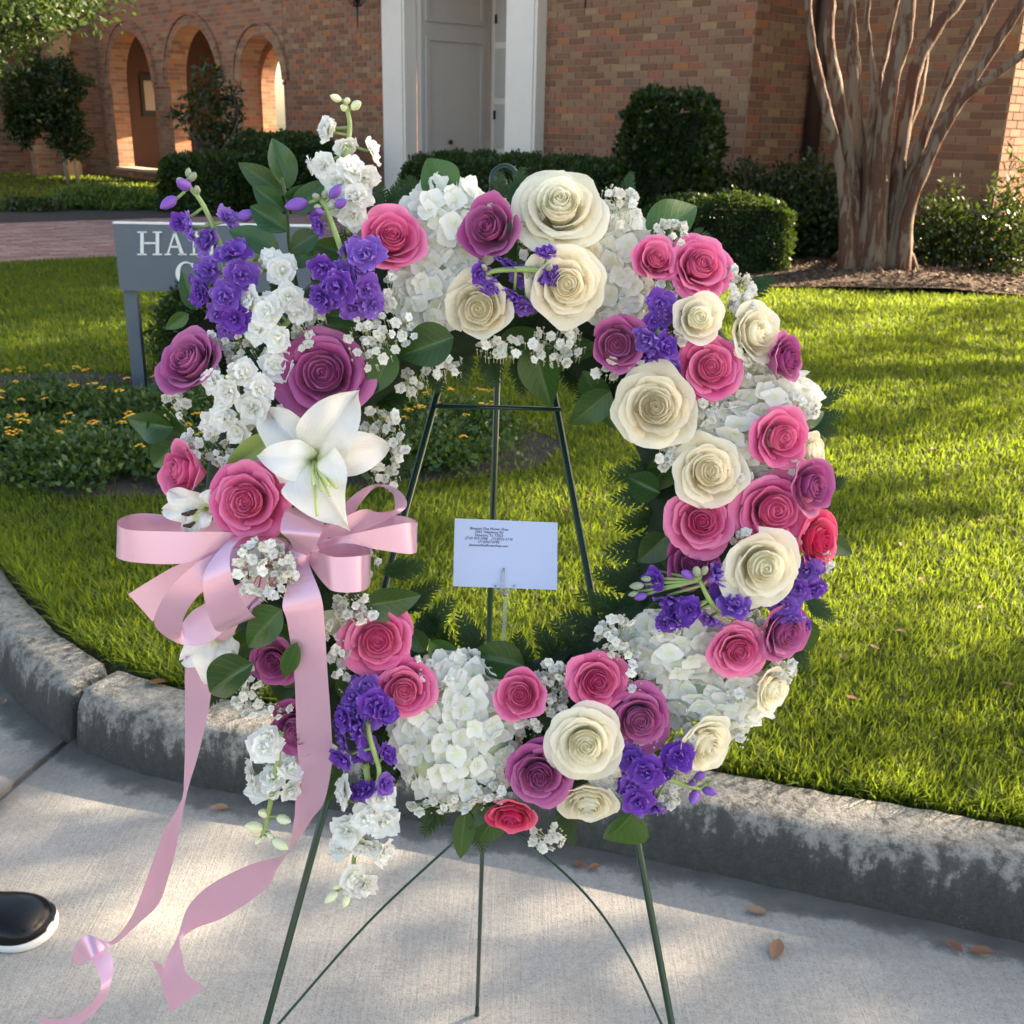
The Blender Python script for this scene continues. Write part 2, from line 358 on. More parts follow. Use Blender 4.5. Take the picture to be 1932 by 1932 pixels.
M_BLACKM = simple('black iron', (0.012, 0.012, 0.012), 0.5)
M_PIPE = simple('dark brown downspout paint', (0.045, 0.022, 0.016), 0.5, 0.2, 8)
M_SIGN = simple('slate blue sign paint', (0.105, 0.130, 0.165), 0.55, 0.12, 7)
M_LETTER = simple('white sign lettering', (0.75, 0.77, 0.78), 0.5, 0.04)
M_DRY = (lambda n: n.bsdf(n.mix(n.noise(n.coord('Object'), 60, 4), n.ramp(n.rnd(), [(0, (0.30, 0.13, 0.07)), (0.5, (0.38, 0.22, 0.12)), (1, (0.45, 0.31, 0.19))]), (0.16, 0.07, 0.04)), 0.7, None, 0.15))(N('dry fallen leaf'))
M_SHOE = simple('black leather', (0.004, 0.004, 0.005), 0.22, 0.3, 160, 0.08, **{'Specular IOR Level': 0.32})
M_SOLE = simple('white rubber sole', (0.62, 0.61, 0.60), 0.6, 0.06, 40)
M_LIN = simple('dark shoe lining', (0.02, 0.02, 0.022), 0.9)
M_POLLEN = simple('dark brown anther', (0.05, 0.02, 0.015), 0.8)
M_PISTIL = simple('green pistil', (0.50, 0.58, 0.20), 0.4)
M_GLASS = simple('lantern glass', (0.5, 0.45, 0.35), 0.1)
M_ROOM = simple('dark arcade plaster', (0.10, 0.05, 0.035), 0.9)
M_STONE = simple('pale stone sill', (0.45, 0.36, 0.28), 0.85, 0.1, 9)

# ------------------------------------------------------------------ terrain
KB = [(-40, 12), (-12, 9.0), (-6.0, 7.2), (-3.2, 4.95), (-2.1, 3.55), (-1.425, 2.673), (-1.189, 2.429), (-1.109, 2.362), (-0.90, 2.245), (-0.644, 2.165),
      (-0.41, 2.112), (-0.185, 2.07), (0.056, 2.02), (0.349, 1.941), (0.716, 1.823), (1.027, 1.72), (1.6, 1.50), (3.2, 0.82), (12, -3.2), (45, -17)]
KBA = np.array(KB, float)
KC = np.array(cr(KB, 12))                              # kerb base curve
seg = np.diff(KC, axis=0); KL = np.concatenate([[0], np.cumsum(np.hypot(seg[:, 0], seg[:, 1]))])
tang = np.gradient(KC, axis=0); tang /= np.linalg.norm(tang, axis=1)[:, None]
KN = np.stack([-tang[:, 1], tang[:, 0]], 1)            # points to the lawn side (left of travel)
KWI = np.interp(KC[:, 0], [-3.0, -1.6, -1.05, 0.0, 0.5, 1.05, 2.0], [0.13, 0.13, 0.155, 0.15, 0.15, 0.165, 0.17])   # kerb width along its length
def kw_at(x): return np.interp(x, [-3.0, -1.6, -1.05, 0.0, 0.5, 1.05, 2.0], [0.13, 0.13, 0.155, 0.15, 0.15, 0.165, 0.17])
def kerb_dist(P):
    """signed distance of points to the kerb base curve, positive on the lawn side"""
    P = np.atleast_2d(P).astype(float); best = np.full(len(P), 1e9); sg = np.zeros(len(P))
    for i in range(len(KC) - 1):
        a = KC[i]; d = KC[i + 1] - a; L2 = d @ d
        t = np.clip(((P - a) @ d) / L2, 0, 1); q = a + t[:, None] * d; r = P - q; dist = np.hypot(r[:, 0], r[:, 1])
        s_ = d[0] * r[:, 1] - d[1] * r[:, 0]; m = dist < best
        best[m] = dist[m]; sg[m] = np.sign(s_[m])
    return best * sg
def lawn_z(x, y):
    y = np.asarray(y, float); x = np.asarray(x, float)
    t = np.clip((y - 2.2) / 4.5, 0, 1); t = t * t * (3 - 2 * t)
    return 0.145 + 0.105 * t + 0.012 * np.sin(x * 1.7 + y * 0.9) * np.clip((y - 2.5) / 3, 0, 1) * np.clip((9 - y) / 2, 0, 1)
def LZ(x, y): return float(lawn_z(x, y))

# one great sheet of ground under everything
tag(ob('ground', mesh('ground', [(-300, -300, -0.06), (300, -300, -0.06), (300, 300, -0.06), (-300, 300, -0.06)], [(0, 1, 2, 3)], M_SOIL)), 'bare earth reaching away beneath lawn and drive', kind='structure')

# driveway: two concrete slabs with an open joint that meets the kerb joint
JP = np.array((-1.13, 2.33)); JD = np.array((0.227, 0.974))
al = [-60, -20, -8, -4.5] + list(np.arange(-2.6, -0.02, 0.04)) + [-0.012, -0.0115, 0.0115, 0.012] + list(np.arange(0.04, 4.2, 0.04)) + [5, 8, 14, 30, 70]
yl = [-70, -30, -10, -4, -1.5] + list(np.arange(-0.2, 3.2, 0.045)) + [3.6, 4.2, 5, 6.5, 9, 13]
vv = []
for y in yl:
    jx = JP[0] + (y - JP[1]) * JD[0] / JD[1] if y > -2 else JP[0] + (-2 - JP[1]) * JD[0] / JD[1]
    for a in al: vv.append((jx + a, y, -0.014 if abs(a) < 0.0117 else 0.0))
vv = np.array(vv); nA = len(al)
fc = [(j * nA + i, j * nA + i + 1, (j + 1) * nA + i + 1, (j + 1) * nA + i) for j in range(len(yl) - 1) for i in range(nA - 1)]
kd = -kerb_dist(vv[:, :2]); jd = np.abs(np.tile(np.array(al), len(yl)))
vv[:, 2] += np.where((kd > 0) & (kd < 0.09) & (vv[:, 2] > -0.01), -0.004 * (1 - kd / 0.09), 0)
tag(ob('driveway', mesh('driveway', vv, fc, M_CONC, {'kd': np.clip(kd, 0, 1), 'jd': np.clip(jd, 0, 1)}, False)), 'grey broom finished concrete drive with a dark joint', kind='structure')

# kerb in two cast lengths
PROF = [(-0.002, -0.05), (0.0, 0.0), (0.008, 0.05), (0.018, 0.100), (0.030, 0.126), (0.052, 0.143), (0.085, 0.151), (0.15, 0.156), (0.198, 0.158), (0.208, 0.152), (0.212, 0.12), (0.212, -0.05)]
def kerb(s0, s1, label):
    ss = [s0]
    while ss[-1] < s1:
        x = np.interp(ss[-1], KL, KC[:, 0]); ss.append(ss[-1] + (0.025 if abs(x) < 3 else 0.5))
    ss[-1] = s1; V_ = []; F_ = []; n = len(PROF)
    for i, s_ in enumerate(ss):
        p = np.array([np.interp(s_, KL, KC[:, 0]), np.interp(s_, KL, KC[:, 1])]); nn = np.array([np.interp(s_, KL, KN[:, 0]), np.interp(s_, KL, KN[:, 1])]); nn /= np.linalg.norm(nn)
        e = min(s_ - s0, s1 - s_); pinch = 1 - 0.6 * math.exp(-max(e, 0) / 0.012)
        wf = float(kw_at(p[0])) / 0.212
        for (a, z) in PROF:
            a = a * wf; q = Vector((p[0] + nn[0] * a, p[1] + nn[1] * a, z))
            k = noise.noise(q * 9) * 0.004 + noise.noise(q * 31) * 0.003 if z > 0.0 else 0
            aa = a + (0.028 * (1 - pinch) if a < 0.05 else -0.02 * (1 - pinch)) + k
            zz = z - (0.030 * (1 - pinch) if z > 0.03 else 0) + k * 0.8
            V_.append((p[0] + nn[0] * aa, p[1] + nn[1] * aa, zz))
    for i in range(len(ss) - 1):
        for k in range(n - 1): F_.append((i * n + k, (i + 1) * n + k, (i + 1) * n + k + 1, i * n + k + 1))
    F_.append(tuple(range(n))); F_.append(tuple(reversed(range((len(ss) - 1) * n, len(ss) * n))))
    tag(ob('kerb', mesh('kerb', V_, F_, M_KERB)), label, kind='structure')
iJ = int(np.argmin(np.hypot(KC[:, 0] + 1.105, KC[:, 1] - 2.375))); sJ = KL[iJ]
kerb(0, sJ - 0.008, 'kerb length curving away to the left of the joint')
kerb(sJ + 0.010, KL[-1], 'stained kerb length running behind the wreath to the right')

# lawn sheet behind the kerb
cols = list(range(0, len(KC), 2)); V_ = []
rows = [0, 0.05, 0.15, 0.35, 0.7, 1.2, 1.9, 2.8, 4, 5.5, 7.5, 10, 14, 20, 30, 50, 90, 160]
for i in cols:
    p = KC[i] + KN[i] * (KWI[i] - 0.006); far = np.array([np.clip(KC[i, 0] * 9, -200, 200), 200.0])
    d = far - p; L = np.linalg.norm(d); d /= L
    for r_ in rows:
        q = p + d * min(r_, L); V_.append((q[0], q[1], LZ(q[0], q[1]) - (0.03 if r_ == 0 else 0)))
n = len(rows)
fc = [(i * n + k, (i + 1) * n + k, (i + 1) * n + k + 1, i * n + k + 1) for i in range(len(cols) - 1) for k in range(n - 1)]
tag(ob('lawn', mesh('lawn', V_, fc, M_SOIL)), 'lawn rising gently from kerb to building', kind='structure')

# ------------------------------------------------------------------ beds and path
def sheet(name, outline, zf, mat, label, step=0.25):
    """a bed as a grid clipped to an outline polygon"""
    P = np.array(outline); x0, y0 = P.min(0); x1, y1 = P.max(0)
    bm = bmesh.new(); vs_ = [bm.verts.new((x, y, 0)) for x, y in outline]; bm.faces.new(vs_)
    for ax, a, b in ((0, x0, x1), (1, y0, y1)):
        c = a + step
        while c < b:
            no = (1, 0, 0) if ax == 0 else (0, 1, 0); co = (c, 0, 0) if ax == 0 else (0, c, 0)
            bmesh.ops.bisect_plane(bm, geom=bm.verts[:] + bm.edges[:] + bm.faces[:], plane_co=co, plane_no=no); c += step
    for v in bm.verts: v.co.z = zf(v.co.x, v.co.y)
    bmesh.ops.triangulate(bm, faces=bm.faces[:])
    bmesh.ops.recalc_face_normals(bm, faces=bm.faces[:])
    me = bpy.data.meshes.new(name); bm.to_mesh(me); bm.free(); me.materials.append(mat)
    me.polygons.foreach_set('use_smooth', [True] * len(me.polygons))
    return tag(ob(name, me), label, kind='structure')
def inpoly(P, poly):
    P = np.atleast_2d(P); r_ = np.zeros(len(P), bool); n_ = len(poly); j = n_ - 1
    for i in range(n_):
        xi, yi = poly[i]; xj, yj = poly[j]
        c = ((yi > P[:, 1]) != (yj > P[:, 1])) & (P[:, 0] < (xj - xi) * (P[:, 1] - yi) / (yj - yi + 1e-12) + xi)
        r_ ^= c; j = i
    return r_
MULCH_R = [(1.3, 9.9), (1.75, 9.35), (2.1, 9.0), (2.8, 8.9), (3.6, 8.85), (4.6, 8.7), (6.5, 8.4), (10, 8.6), (13, 14), (9, 18), (-4, 18), (-2.2, 14.2), (0.2, 11.0)]
def mulch_z(x, y):
    return LZ(x, y) + 0.012 + 0.10 * math.exp(-((x - 3.25) ** 2 + (y - 9.75) ** 2) / 0.9) + 0.02 * noise.noise(Vector((x * 3, y * 3, 0)))
sheet('mulch_bed', MULCH_R, mulch_z, M_MULCH, 'brown bark mulch bed round the multi stemmed tree', 0.22)
LBED = [(-3.4, 4.9), (-2.9, 4.35), (-2.2, 3.95), (-1.6, 3.7), (-0.9, 3.75), (-0.3, 3.95), (0.12, 4.15), (0.22, 4.5), (-0.2, 5.0), (-1.0, 5.35), (-2.2, 5.45), (-3.1, 5.3)]
sheet('flower_bed_soil', LBED, lambda x, y: LZ(x, y) + 0.010, M_MULCHD, 'dark soil bed under the yellow flowering ground cover')
PDIR = np.array((0.82, 0.572)); PNR = np.array((-0.572, 0.82)); P0 = np.array((-4.53, 9.58)); PWID = 3.9
path_poly = [tuple(P0 - PDIR * 30), tuple(P0 + PDIR * 5.6), tuple(P0 + PDIR * 5.6 + PNR * PWID), tuple(P0 - PDIR * 30 + PNR * PWID)]
path = ob('path', mesh('path', [(x, y, 0.255) for x, y in path_poly], [(0, 1, 2, 3)], simple('sandy joint', (0.20, 0.15, 0.12), 0.95)))
tag(path, 'red brick paved path crossing the lawn', kind='structure')
FARM = [tuple(P0 - PDIR * 30 + PNR * PWID), tuple(P0 + PDIR * 4.5 + PNR * PWID), tuple(P0 + PDIR * 3.0 + PNR * (PWID + 1.6)), tuple(P0 - PDIR * 30 + PNR * (PWID + 1.7))]
sheet('far_mulch_strip', FARM, lambda x, y: 0.262, M_MULCHD, 'dark mulch strip beyond the brick path', 1.5)

# pavers of the path: real bricks, the nearest ones singly
pav = []; PL, PWD = 0.205, 0.103
for j in range(int(PWID / PWD)):
    for i in range(-30, 46):
        c = P0 + PDIR * ((i + 0.5 * (j % 2)) * PL) + PNR * ((j + 0.5) * PWD)
        u, v = proj((c[0], c[1], 0.26)); vis = -60 < u < 640 and 380 < v < 520
        if vis: pav.append((c, u, v))
pav.sort(key=lambda q: (not (-5 < q[1] < 214), -q[2]))
bm_ = MB(); hx = Vector((PDIR[0], PDIR[1], 0)); hy = Vector((PNR[0], PNR[1], 0)); hz = Vector((0, 0, 1))
bm_.box((0, 0, 0), PL - 0.008, PWD - 0.008, 0.03); pm = bm_.me('paver', M_PAVEI)
mass = MB()
for k, (c, u, v) in enumerate(pav):
    z = 0.252 + random.uniform(-0.002, 0.002)
    if k < 300: ob('paver', pm, path, frame(Vector((c[0], c[1], z)), hx, hy, hz) @ Matrix.Rotation(random.uniform(-.015, .015), 4, 'Z'))
    else: mass.box((c[0], c[1], z), PL - 0.008, PWD - 0.008, 0.03, hx, hy, hz, rnd=random.random())
tag(mass.build('paver_mass', M_PAVEJ, path), kind='stuff')

# ------------------------------------------------------------------ the brick building
BA = math.radians(48); dA = Vector((math.cos(BA), -math.sin(BA), 0)); dB = Vector((math.sin(BA), math.cos(BA), 0)); UPZ = Vector((0, 0, 1))
C0 = PY(1409, 218, 11.9); C0.z = 0
def WA(t, z, d=0.0): return C0 - dA * t + dB * d + UPZ * z          # point on the long wall: t to the left, d into the building
def wall_hit(u, v, p0, nrm):
    d = ray(u, v); k = (p0 - EYE).dot(nrm) / d.dot(nrm); return EYE + d * k
def tA(u, v=200): return (C0 - wall_hit(u, v, C0, dB)).dot(dA)
bld = empty('brick_church_building', (C0.x, C0.y, 0.2), 'long red brown brick building with arched arcade and white doorway', 'building')
BW, BH = 0.229, 0.076
def brick_face(origin, direc, outn, length, z0, z1, start=0.0):
    """list of (centre, length) of a running bond over a face"""
    out = []; r_ = 0; z = z0
    while z < z1:
        x = -BW * (0.5 if r_ % 2 else 0.0) - start
        while x < length:
            a = max(0, x); b = min(length, x + BW)
            if b - a > 0.03: out.append((origin + direc * ((a + b) / 2) + UPZ * (z + BH / 2), b - a - 0.011))
            x += BW
        z += BH; r_ += 1
    return out
bi = MB(); bi.box((0, 0, 0), 1, 1, 1); BRICK = bi.me('brick', M_BRICKI)
tB_end = None
n_ = dA                                              # wall B (return) is the plane through C0 that runs along dB
hitB = wall_hit(1528, 230, C0, dA); LB = (hitB - C0).dot(dB)
CB = C0 + dB * LB                                    # inner corner, wall C starts
hitC = wall_hit(1896, 240, CB, dB); LC = (hitC - CB).dot(dA)
CD = CB + dA * LC                                    # outer corner to the sunlit return
WH = 5.2
walls = []
def wall_part(name, pts, thick_dir, mat=M_MORTAR, th=0.25, frameX=None):
    """vertical slab from a to b, face at a-b, thickness along thick_dir"""
    a, b, z0, z1 = pts; m = MB(); X = (b - a).normalized(); L = (b - a).length
    c = (a + b) / 2 + thick_dir * (th / 2) + UPZ * ((z0 + z1) / 2)
    Mx = frame(c, X, thick_dir, UPZ); mm = MB(); mm.box((0, 0, 0), L, th, z1 - z0)
    return mm.build(name, mat, bld, Mx)
tR0, tR1, tL0, tL1 = tA(1028 * 1.0), tA(961), tA(782), tA(740)   # door surround edges on the wall
tDR = tA(961) + 0.02; tDL = tA(790)
bricks = []
wA = wall_part('wall', (WA(tR0 + 0.05, 0), C0 - dA * 0.002, 0.1, 3.05), dB)
bricks += [(wA, c, l, dA, -dB) for c, l in brick_face(WA(tR0 + 0.05, 0), dA, -dB, tR0 + 0.05, 0.25, 3.0)]
wB = wall_part('wall', (C0 + dB * 0.26, CB + dB * 0.24, 0.1, 3.05), -dA)
bricks += [(wB, c, l, dB, dA) for c, l in brick_face(C0, dB, dA, LB, 0.25, 3.0, 0.114)]
wC = wall_part('wall', (CB + dA * 0.002, CD - dA * 0.002, 0.1, 3.05), dB)
bricks += [(wC, c, l, dA, -dB) for c, l in brick_face(CB, dA, -dB, LC, 0.25, 3.0)]
wD = wall_part('wall', (CD + dB * 0.26, CD + dB * 3.2, 0.1, 3.05), -dA)
bricks += [(wD, c, l, dB, dA) for c, l in brick_face(CD, dB, dA, 3.0, 0.25, 3.0, 0.114)]
tW1 = tA(541)                                         # right jamb of the nearest arch
wL = wall_part('wall', (WA(tW1 - 0.02, 0), WA(tL1 - 0.05, 0), 0.1, 4.4), dB)
bricks += [(wL, c, l, dA, -dB) for c, l in brick_face(WA(tW1 - 0.02, 0), dA, -dB, tW1 - tL1 + 0.03, 0.25, 4.3)]
cand = []; rest = []
for b_ in bricks:
    u, v = proj(b_[1]); vis = 1030 < u < 1925 and 2 < v < 470 and not (1180 < u < 1360 and 165 < v) and not (1590 < u < 1740 and v > 60) and not (u < 1540 and v > 325)
    (cand if vis else rest).append((b_, (b_[1] - EYE).length))
cand.sort(key=lambda q: q[1]); single = [c[0] for c in cand[:300]]; rest = [c[0] for c in cand[300:]] + [r_[0] for r_ in rest]
for (wp, c, l, d, o) in single:
    k = random.uniform(-0.0015, 0.0025)
    ob('brick', BRICK, wp, frame(c + o * k, d * l, o * 0.016, UPZ * (BH - 0.011)))
byw = {}
for b_ in rest: byw.setdefault(b_[0].name, []).append(b_)
for nm, lst in byw.items():
    m = MB()
    for (wp, c, l, d, o) in lst: m.box(c + o * random.uniform(-0.0015, 0.0025), l, 0.016, BH - 0.011, d, o, UPZ, rnd=random.random())
    tag(m.build('brick_mass', M_BRICKJ, lst[0][0]), kind='stuff')
# upper walls above what is built brick by brick
def upper(a, b, z0, td): return wall_part('upper_wall', (a, b, z0, WH), td, M_BRICKT)
upper(WA(tR0 + 0.05, 0), C0 - dA * 0.002, 3.052, dB); upper(C0 + dB * 0.26, CB + dB * 0.24, 3.052, -dA)
upper(CB + dA * 0.002, CD - dA * 0.002, 3.052, dB); upper(CD + dB * 0.26, CD + dB * 9, 3.052, -dA)
wall_part('wall', (CD + dB * 3.205, CD + dB * 9, 0.1, 3.048), -dA, M_BRICKT)
upper(WA(tW1 - 0.02, 0), WA(tL1 - 0.05, 0), 4.402, dB); upper(WA(tL1 - 0.052, 0), WA(tR0 + 0.052, 0), 3.6, dB)
# arcade further along the same wall
arch_px = [(222 * .966, 303 * .966), (336 * .966, 432 * .966), (473 * .966, 556 * .966)]
arches = []
for (a, b) in reversed(arch_px): arches.append((tA(b), tA(a)))
AZ0, ASP, ATH = 0.46, 2.08, 0.33
tEnd = tA(190)
def arcade(face, depth_dir, t0, t1, arcs, ztop, d0, mat, name='arcade_wall'):
    """wall with round headed openings; local x = -t so that the brick pattern runs along it"""
    m = MB(); NS = 20
    def q(t, z, d): return (-t, d, z)
    edges = [t0]
    for (a, b) in arcs: edges += [a, b]
    edges.append(t1)
    for k in range(0, len(edges), 2):
        a, b = edges[k], edges[k + 1]
        for d in (d0, d0 + ATH):
            m.add([q(a, 0.1, d), q(b, 0.1, d), q(b, ztop, d), q(a, ztop, d)], [(0, 1, 2, 3)])
    for (a, b) in arcs:
        c = (a + b) / 2; r_ = (b - a) / 2; pts = [(a, AZ0)] + [(c - r_ * math.cos(PI * i / NS), ASP + r_ * 0.98 * math.sin(PI * i / NS)) for i in range(NS + 1)] + [(b, AZ0)]
        for d in (d0, d0 + ATH):
            for i in range(1, NS + 1):
                (ta, za), (tb, zb) = pts[i], pts[i + 1]
                m.add([q(ta, za, d), q(tb, zb, d), q(tb, ztop, d), q(ta, ztop, d)], [(0, 1, 2, 3)])
            m.add([q(a, 0.1, d), q(b, 0.1, d), q(b, AZ0, d), q(a, AZ0, d)], [(0, 1, 2, 3)])
        for i in range(len(pts) - 1):
            (ta, za), (tb, zb) = pts[i], pts[i + 1]
            m.add([q(ta, za, d0), q(tb, zb, d0), q(tb, zb, d0 + ATH), q(ta, za, d0 + ATH)], [(0, 1, 2, 3)])
        m.add([q(a, AZ0, d0), q(b, AZ0, d0), q(b, AZ0, d0 + ATH), q(a, AZ0, d0 + ATH)], [(0, 1, 2, 3)])
    return m.build(name, mat, bld, frame(C0.copy(), dA, dB, UPZ))
aw = arcade(None, None, tW1, tEnd, arches, WH, 0.0, M_BRICKT)
for (a, b) in arches:                                # moulded ring, string course, sill
    c = (a + b) / 2; r_ = (b - a) / 2; m = MB(); NS = 24
    for k in range(NS):
        for (ra, rb, dd) in ((0.0, 0.16, 0.035), (0.16, 0.20, 0.06)):
            p = []
            for i in (k, k + 1):
                an = PI * i / NS
                for rr in (ra, rb):
                    for d in (-dd, 0.01): p.append((-(c - (r_ + rr) * math.cos(an)), d, ASP + (r_ * 0.98 + rr) * math.sin(an)))
            m.add(p, [(0, 2, 6, 4), (1, 5, 7, 3), (0, 4, 5, 1), (2, 3, 7, 6), (0, 1, 3, 2), (4, 6, 7, 5)])
    m.build('arch_moulding', M_BRICKT, aw, frame(C0.copy(), dA, dB, UPZ))
    m = MB(); m.box((-c, -0.02 + ATH / 2, AZ0 - 0.02), r_ * 2 + 0.02, ATH + 0.10, 0.05); m.build('sill', M_STONE, aw, frame(C0.copy(), dA, dB, UPZ))
m = MB(); ed = [tW1] + [x for ab in arches for x in ab] + [tEnd]
for k in range(0, len(ed), 2): m.box((-(ed[k] + ed[k + 1]) / 2, -0.012, ASP - 0.05), abs(ed[k + 1] - ed[k]) - 0.01, 0.03, 0.05)
m.build('string_course', M_BRICKT, aw, frame(C0.copy(), dA, dB, UPZ))
# passage behind: floor, ceiling, rear arcade, end wall with a framed notice
PD = 2.6
m = MB(); m.box((-(tW1 + tEnd) / 2, PD / 2 + ATH, 0.33), tEnd - tW1 + 1, PD, 0.05); m.build('arcade_floor', M_STONE, bld, frame(C0.copy(), dA, dB, UPZ))
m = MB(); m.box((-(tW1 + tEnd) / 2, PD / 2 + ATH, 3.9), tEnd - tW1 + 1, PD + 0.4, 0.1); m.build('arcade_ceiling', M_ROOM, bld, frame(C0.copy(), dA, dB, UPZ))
sh = 0.95
rear = arcade(None, None, tW1 - 1.5, tEnd + 0.4, [(a - sh + 0.2, b - sh) for a, b in arches], WH - 0.6, PD + ATH, M_BRICKT, 'rear_arcade_wall')
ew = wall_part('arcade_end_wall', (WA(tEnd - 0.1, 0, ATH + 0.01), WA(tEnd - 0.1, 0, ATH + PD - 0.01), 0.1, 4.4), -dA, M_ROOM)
m = MB(); p = WA(tEnd - 0.1, 1.9, ATH + 0.75) + dA * 0.02; m.box(p, 0.04, 0.45, 0.85, dA, dB, UPZ); fr = m.build('notice_frame', M_BLACKM, bld)
m = MB(); m.box(p + dA * 0.022, 0.004, 0.3, 0.6, dA, dB, UPZ); m.build('notice', M_STONE, fr)
# projecting wing at the far left with its own arch and buttress
CE = WA(tEnd, 0); E_dir = -dB
def e_hit(u): return (wall_hit(u, 200, CE, dA) - CE).dot(E_dir)
s1 = e_hit(137 * .966); s2 = e_hit(110 * .966); s3 = e_hit(56 * .966)
wall_part('wing_wall', (CE + dB * 0.5, CE + E_dir * s2, 0.1, WH + 1), -dA, M_BRICKT)
m = MB(); m.box(CE + E_dir * ((s1 + s2) / 2) + dA * 0.12 + UPZ * 3.1, abs(s2 - s1), 0.3, 6.0, E_dir, dA, UPZ); m.build('buttress', simple('buttress brick coloured as sunlit', (0.40, 0.22, 0.12), 0.9, 0.15, 8), bld)  # sunlit orange of the buttress is put into its lighter base colour
wall_part('wing_wall', (CE + E_dir * (s2 + 0.002), CE + E_dir * s3, 0.1, WH + 1), -dA, M_BRICKT)
aE = s3 + 1.8; m = MB(); NS = 16
for k in range(NS):
    an0, an1 = PI * k / NS, PI * (k + 1) / NS; cx = (s3 + aE) / 2; r_ = (aE - s3) / 2
    p = [(cx - r_ * math.cos(an0), 2.3 + r_ * math.sin(an0)), (cx - r_ * math.cos(an1), 2.3 + r_ * math.sin(an1))]
    m.add([CE + E_dir * p[0][0] + UPZ * p[0][1], CE + E_dir * p[1][0] + UPZ * p[1][1], CE + E_dir * p[1][0] + UPZ * (WH + 1), CE + E_dir * p[0][0] + UPZ * (WH + 1)], [(0, 1, 2, 3)])
    m.add([CE + E_dir * p[0][0] + UPZ * p[0][1], CE + E_dir * p[1][0] + UPZ * p[1][1], CE + E_dir * p[1][0] - dA * 0.4 + UPZ * p[1][1], CE + E_dir * p[0][0] - dA * 0.4 + UPZ * p[0][1]], [(0, 1, 2, 3)])
m.build('wing_arch', M_BRICKT, bld)
wall_part('wing_wall', (CE + E_dir * aE, CE + E_dir * (aE + 12), 0.1, WH + 1), -dA, M_BRICKT)
wall_part('wing_back_wall', (CE + E_dir * (s3 - 0.5) - dA * 1.2, CE + E_dir * (aE + 1.5) - dA * 1.2, 0.1, WH), -dA, M_BRICKT)
# door surround, deep panelled reveal, door
def pil(t0, t1, name='pilaster'):
    m = MB(); tc = (t0 + t1) / 2; wd = abs(t1 - t0)
    m.box(WA(tc, 2.0, -0.06), wd, 0.20, 3.6, dA, dB, UPZ)
    m.box(WA(tc, 2.0, -0.11), wd - 0.09, 0.14, 3.58, dA, dB, UPZ)
    m.box(WA(tc, 0.42, -0.09), wd + 0.05, 0.24, 0.3, dA, dB, UPZ)
    return m.build(name, M_PAINT, bld)
pil(tR0, tR0 + (tR1 - tR0) * 0.85); pil(tL0, tL1)
D = 1.25
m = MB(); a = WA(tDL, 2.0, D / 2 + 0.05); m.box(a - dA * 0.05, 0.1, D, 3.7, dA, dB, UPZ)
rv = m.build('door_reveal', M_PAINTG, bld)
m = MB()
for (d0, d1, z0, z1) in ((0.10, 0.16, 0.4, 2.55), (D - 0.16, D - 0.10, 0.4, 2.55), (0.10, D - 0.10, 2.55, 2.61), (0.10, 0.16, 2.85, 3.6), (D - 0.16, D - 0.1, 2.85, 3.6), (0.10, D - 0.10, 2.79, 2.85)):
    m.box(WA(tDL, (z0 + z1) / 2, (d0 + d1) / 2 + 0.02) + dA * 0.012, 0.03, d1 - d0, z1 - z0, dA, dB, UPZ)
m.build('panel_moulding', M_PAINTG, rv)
bm = bmesh.new(); bmesh.ops.create_icosphere(bm, subdivisions=2, radius=0.035); me = bpy.data.meshes.new('door_knob'); bm.to_mesh(me); bm.free(); me.materials.append(M_BLACKM)
ob('knob', me, rv, Matrix.Translation(wall_hit(848, 268, WA(tDL, 1, 0), dA) + dA * 0.03))
tc = (tR0 + tDL) / 2; wd = tDL - tR0
m = MB(); m.box(WA(tc, 2.0, D + 0.12), wd + 0.3, 0.08, 3.7, dA, dB, UPZ); dr = m.build('door', M_PAINT, bld)
m = MB()
for i in range(2):
    for z0, z1 in ((0.45, 1.05), (1.15, 1.75), (1.85, 2.5), (2.6, 3.2)):
        m.box(WA(tDL - 0.32 - i * 0.8, (z0 + z1) / 2, D + 0.075), 0.45, 0.03, z1 - z0, dA, dB, UPZ)
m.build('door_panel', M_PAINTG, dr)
for (u, v) in ((937, 36), (934, 217)):
    m = MB(); m.box(wall_hit(u, v, WA(0, 0, D + 0.06), dB), 0.03, 0.05, 0.12, dA, dB, UPZ); m.build('hinge', M_BLACKM, dr)
m = MB(); m.box(WA(tc, 3.72, D / 2), wd + 0.6, D + 0.3, 0.1, dA, dB, UPZ); m.build('soffit', M_PAINT, bld)
m = MB(); p = CB - dA * 0.0 + dA * 0.10 - dB * 0.09; m.tube([p + UPZ * 0.3, p + UPZ * 5.1], 0.085, 10); m.build('downspout', M_PIPE, bld, smooth=True)
m = MB()                                             # roof slab far above the frame
for (a, b) in (((-1.0, tEnd + 1), (0.2, 4.0)),):
    m.box(WA((a[1] + a[0]) / 2, WH + 0.1, 2.2), a[1] - a[0], 5.0, 0.2, dA, dB, UPZ)
m.box(CB + dA * (LC / 2 - 1.0) + dB * 4.4 + UPZ * (WH + 0.12), LC + 2.0, 9, 0.2, dA, dB, UPZ)
m.build('roof', simple('grey slate roof', (0.10, 0.10, 0.11), 0.8), bld)

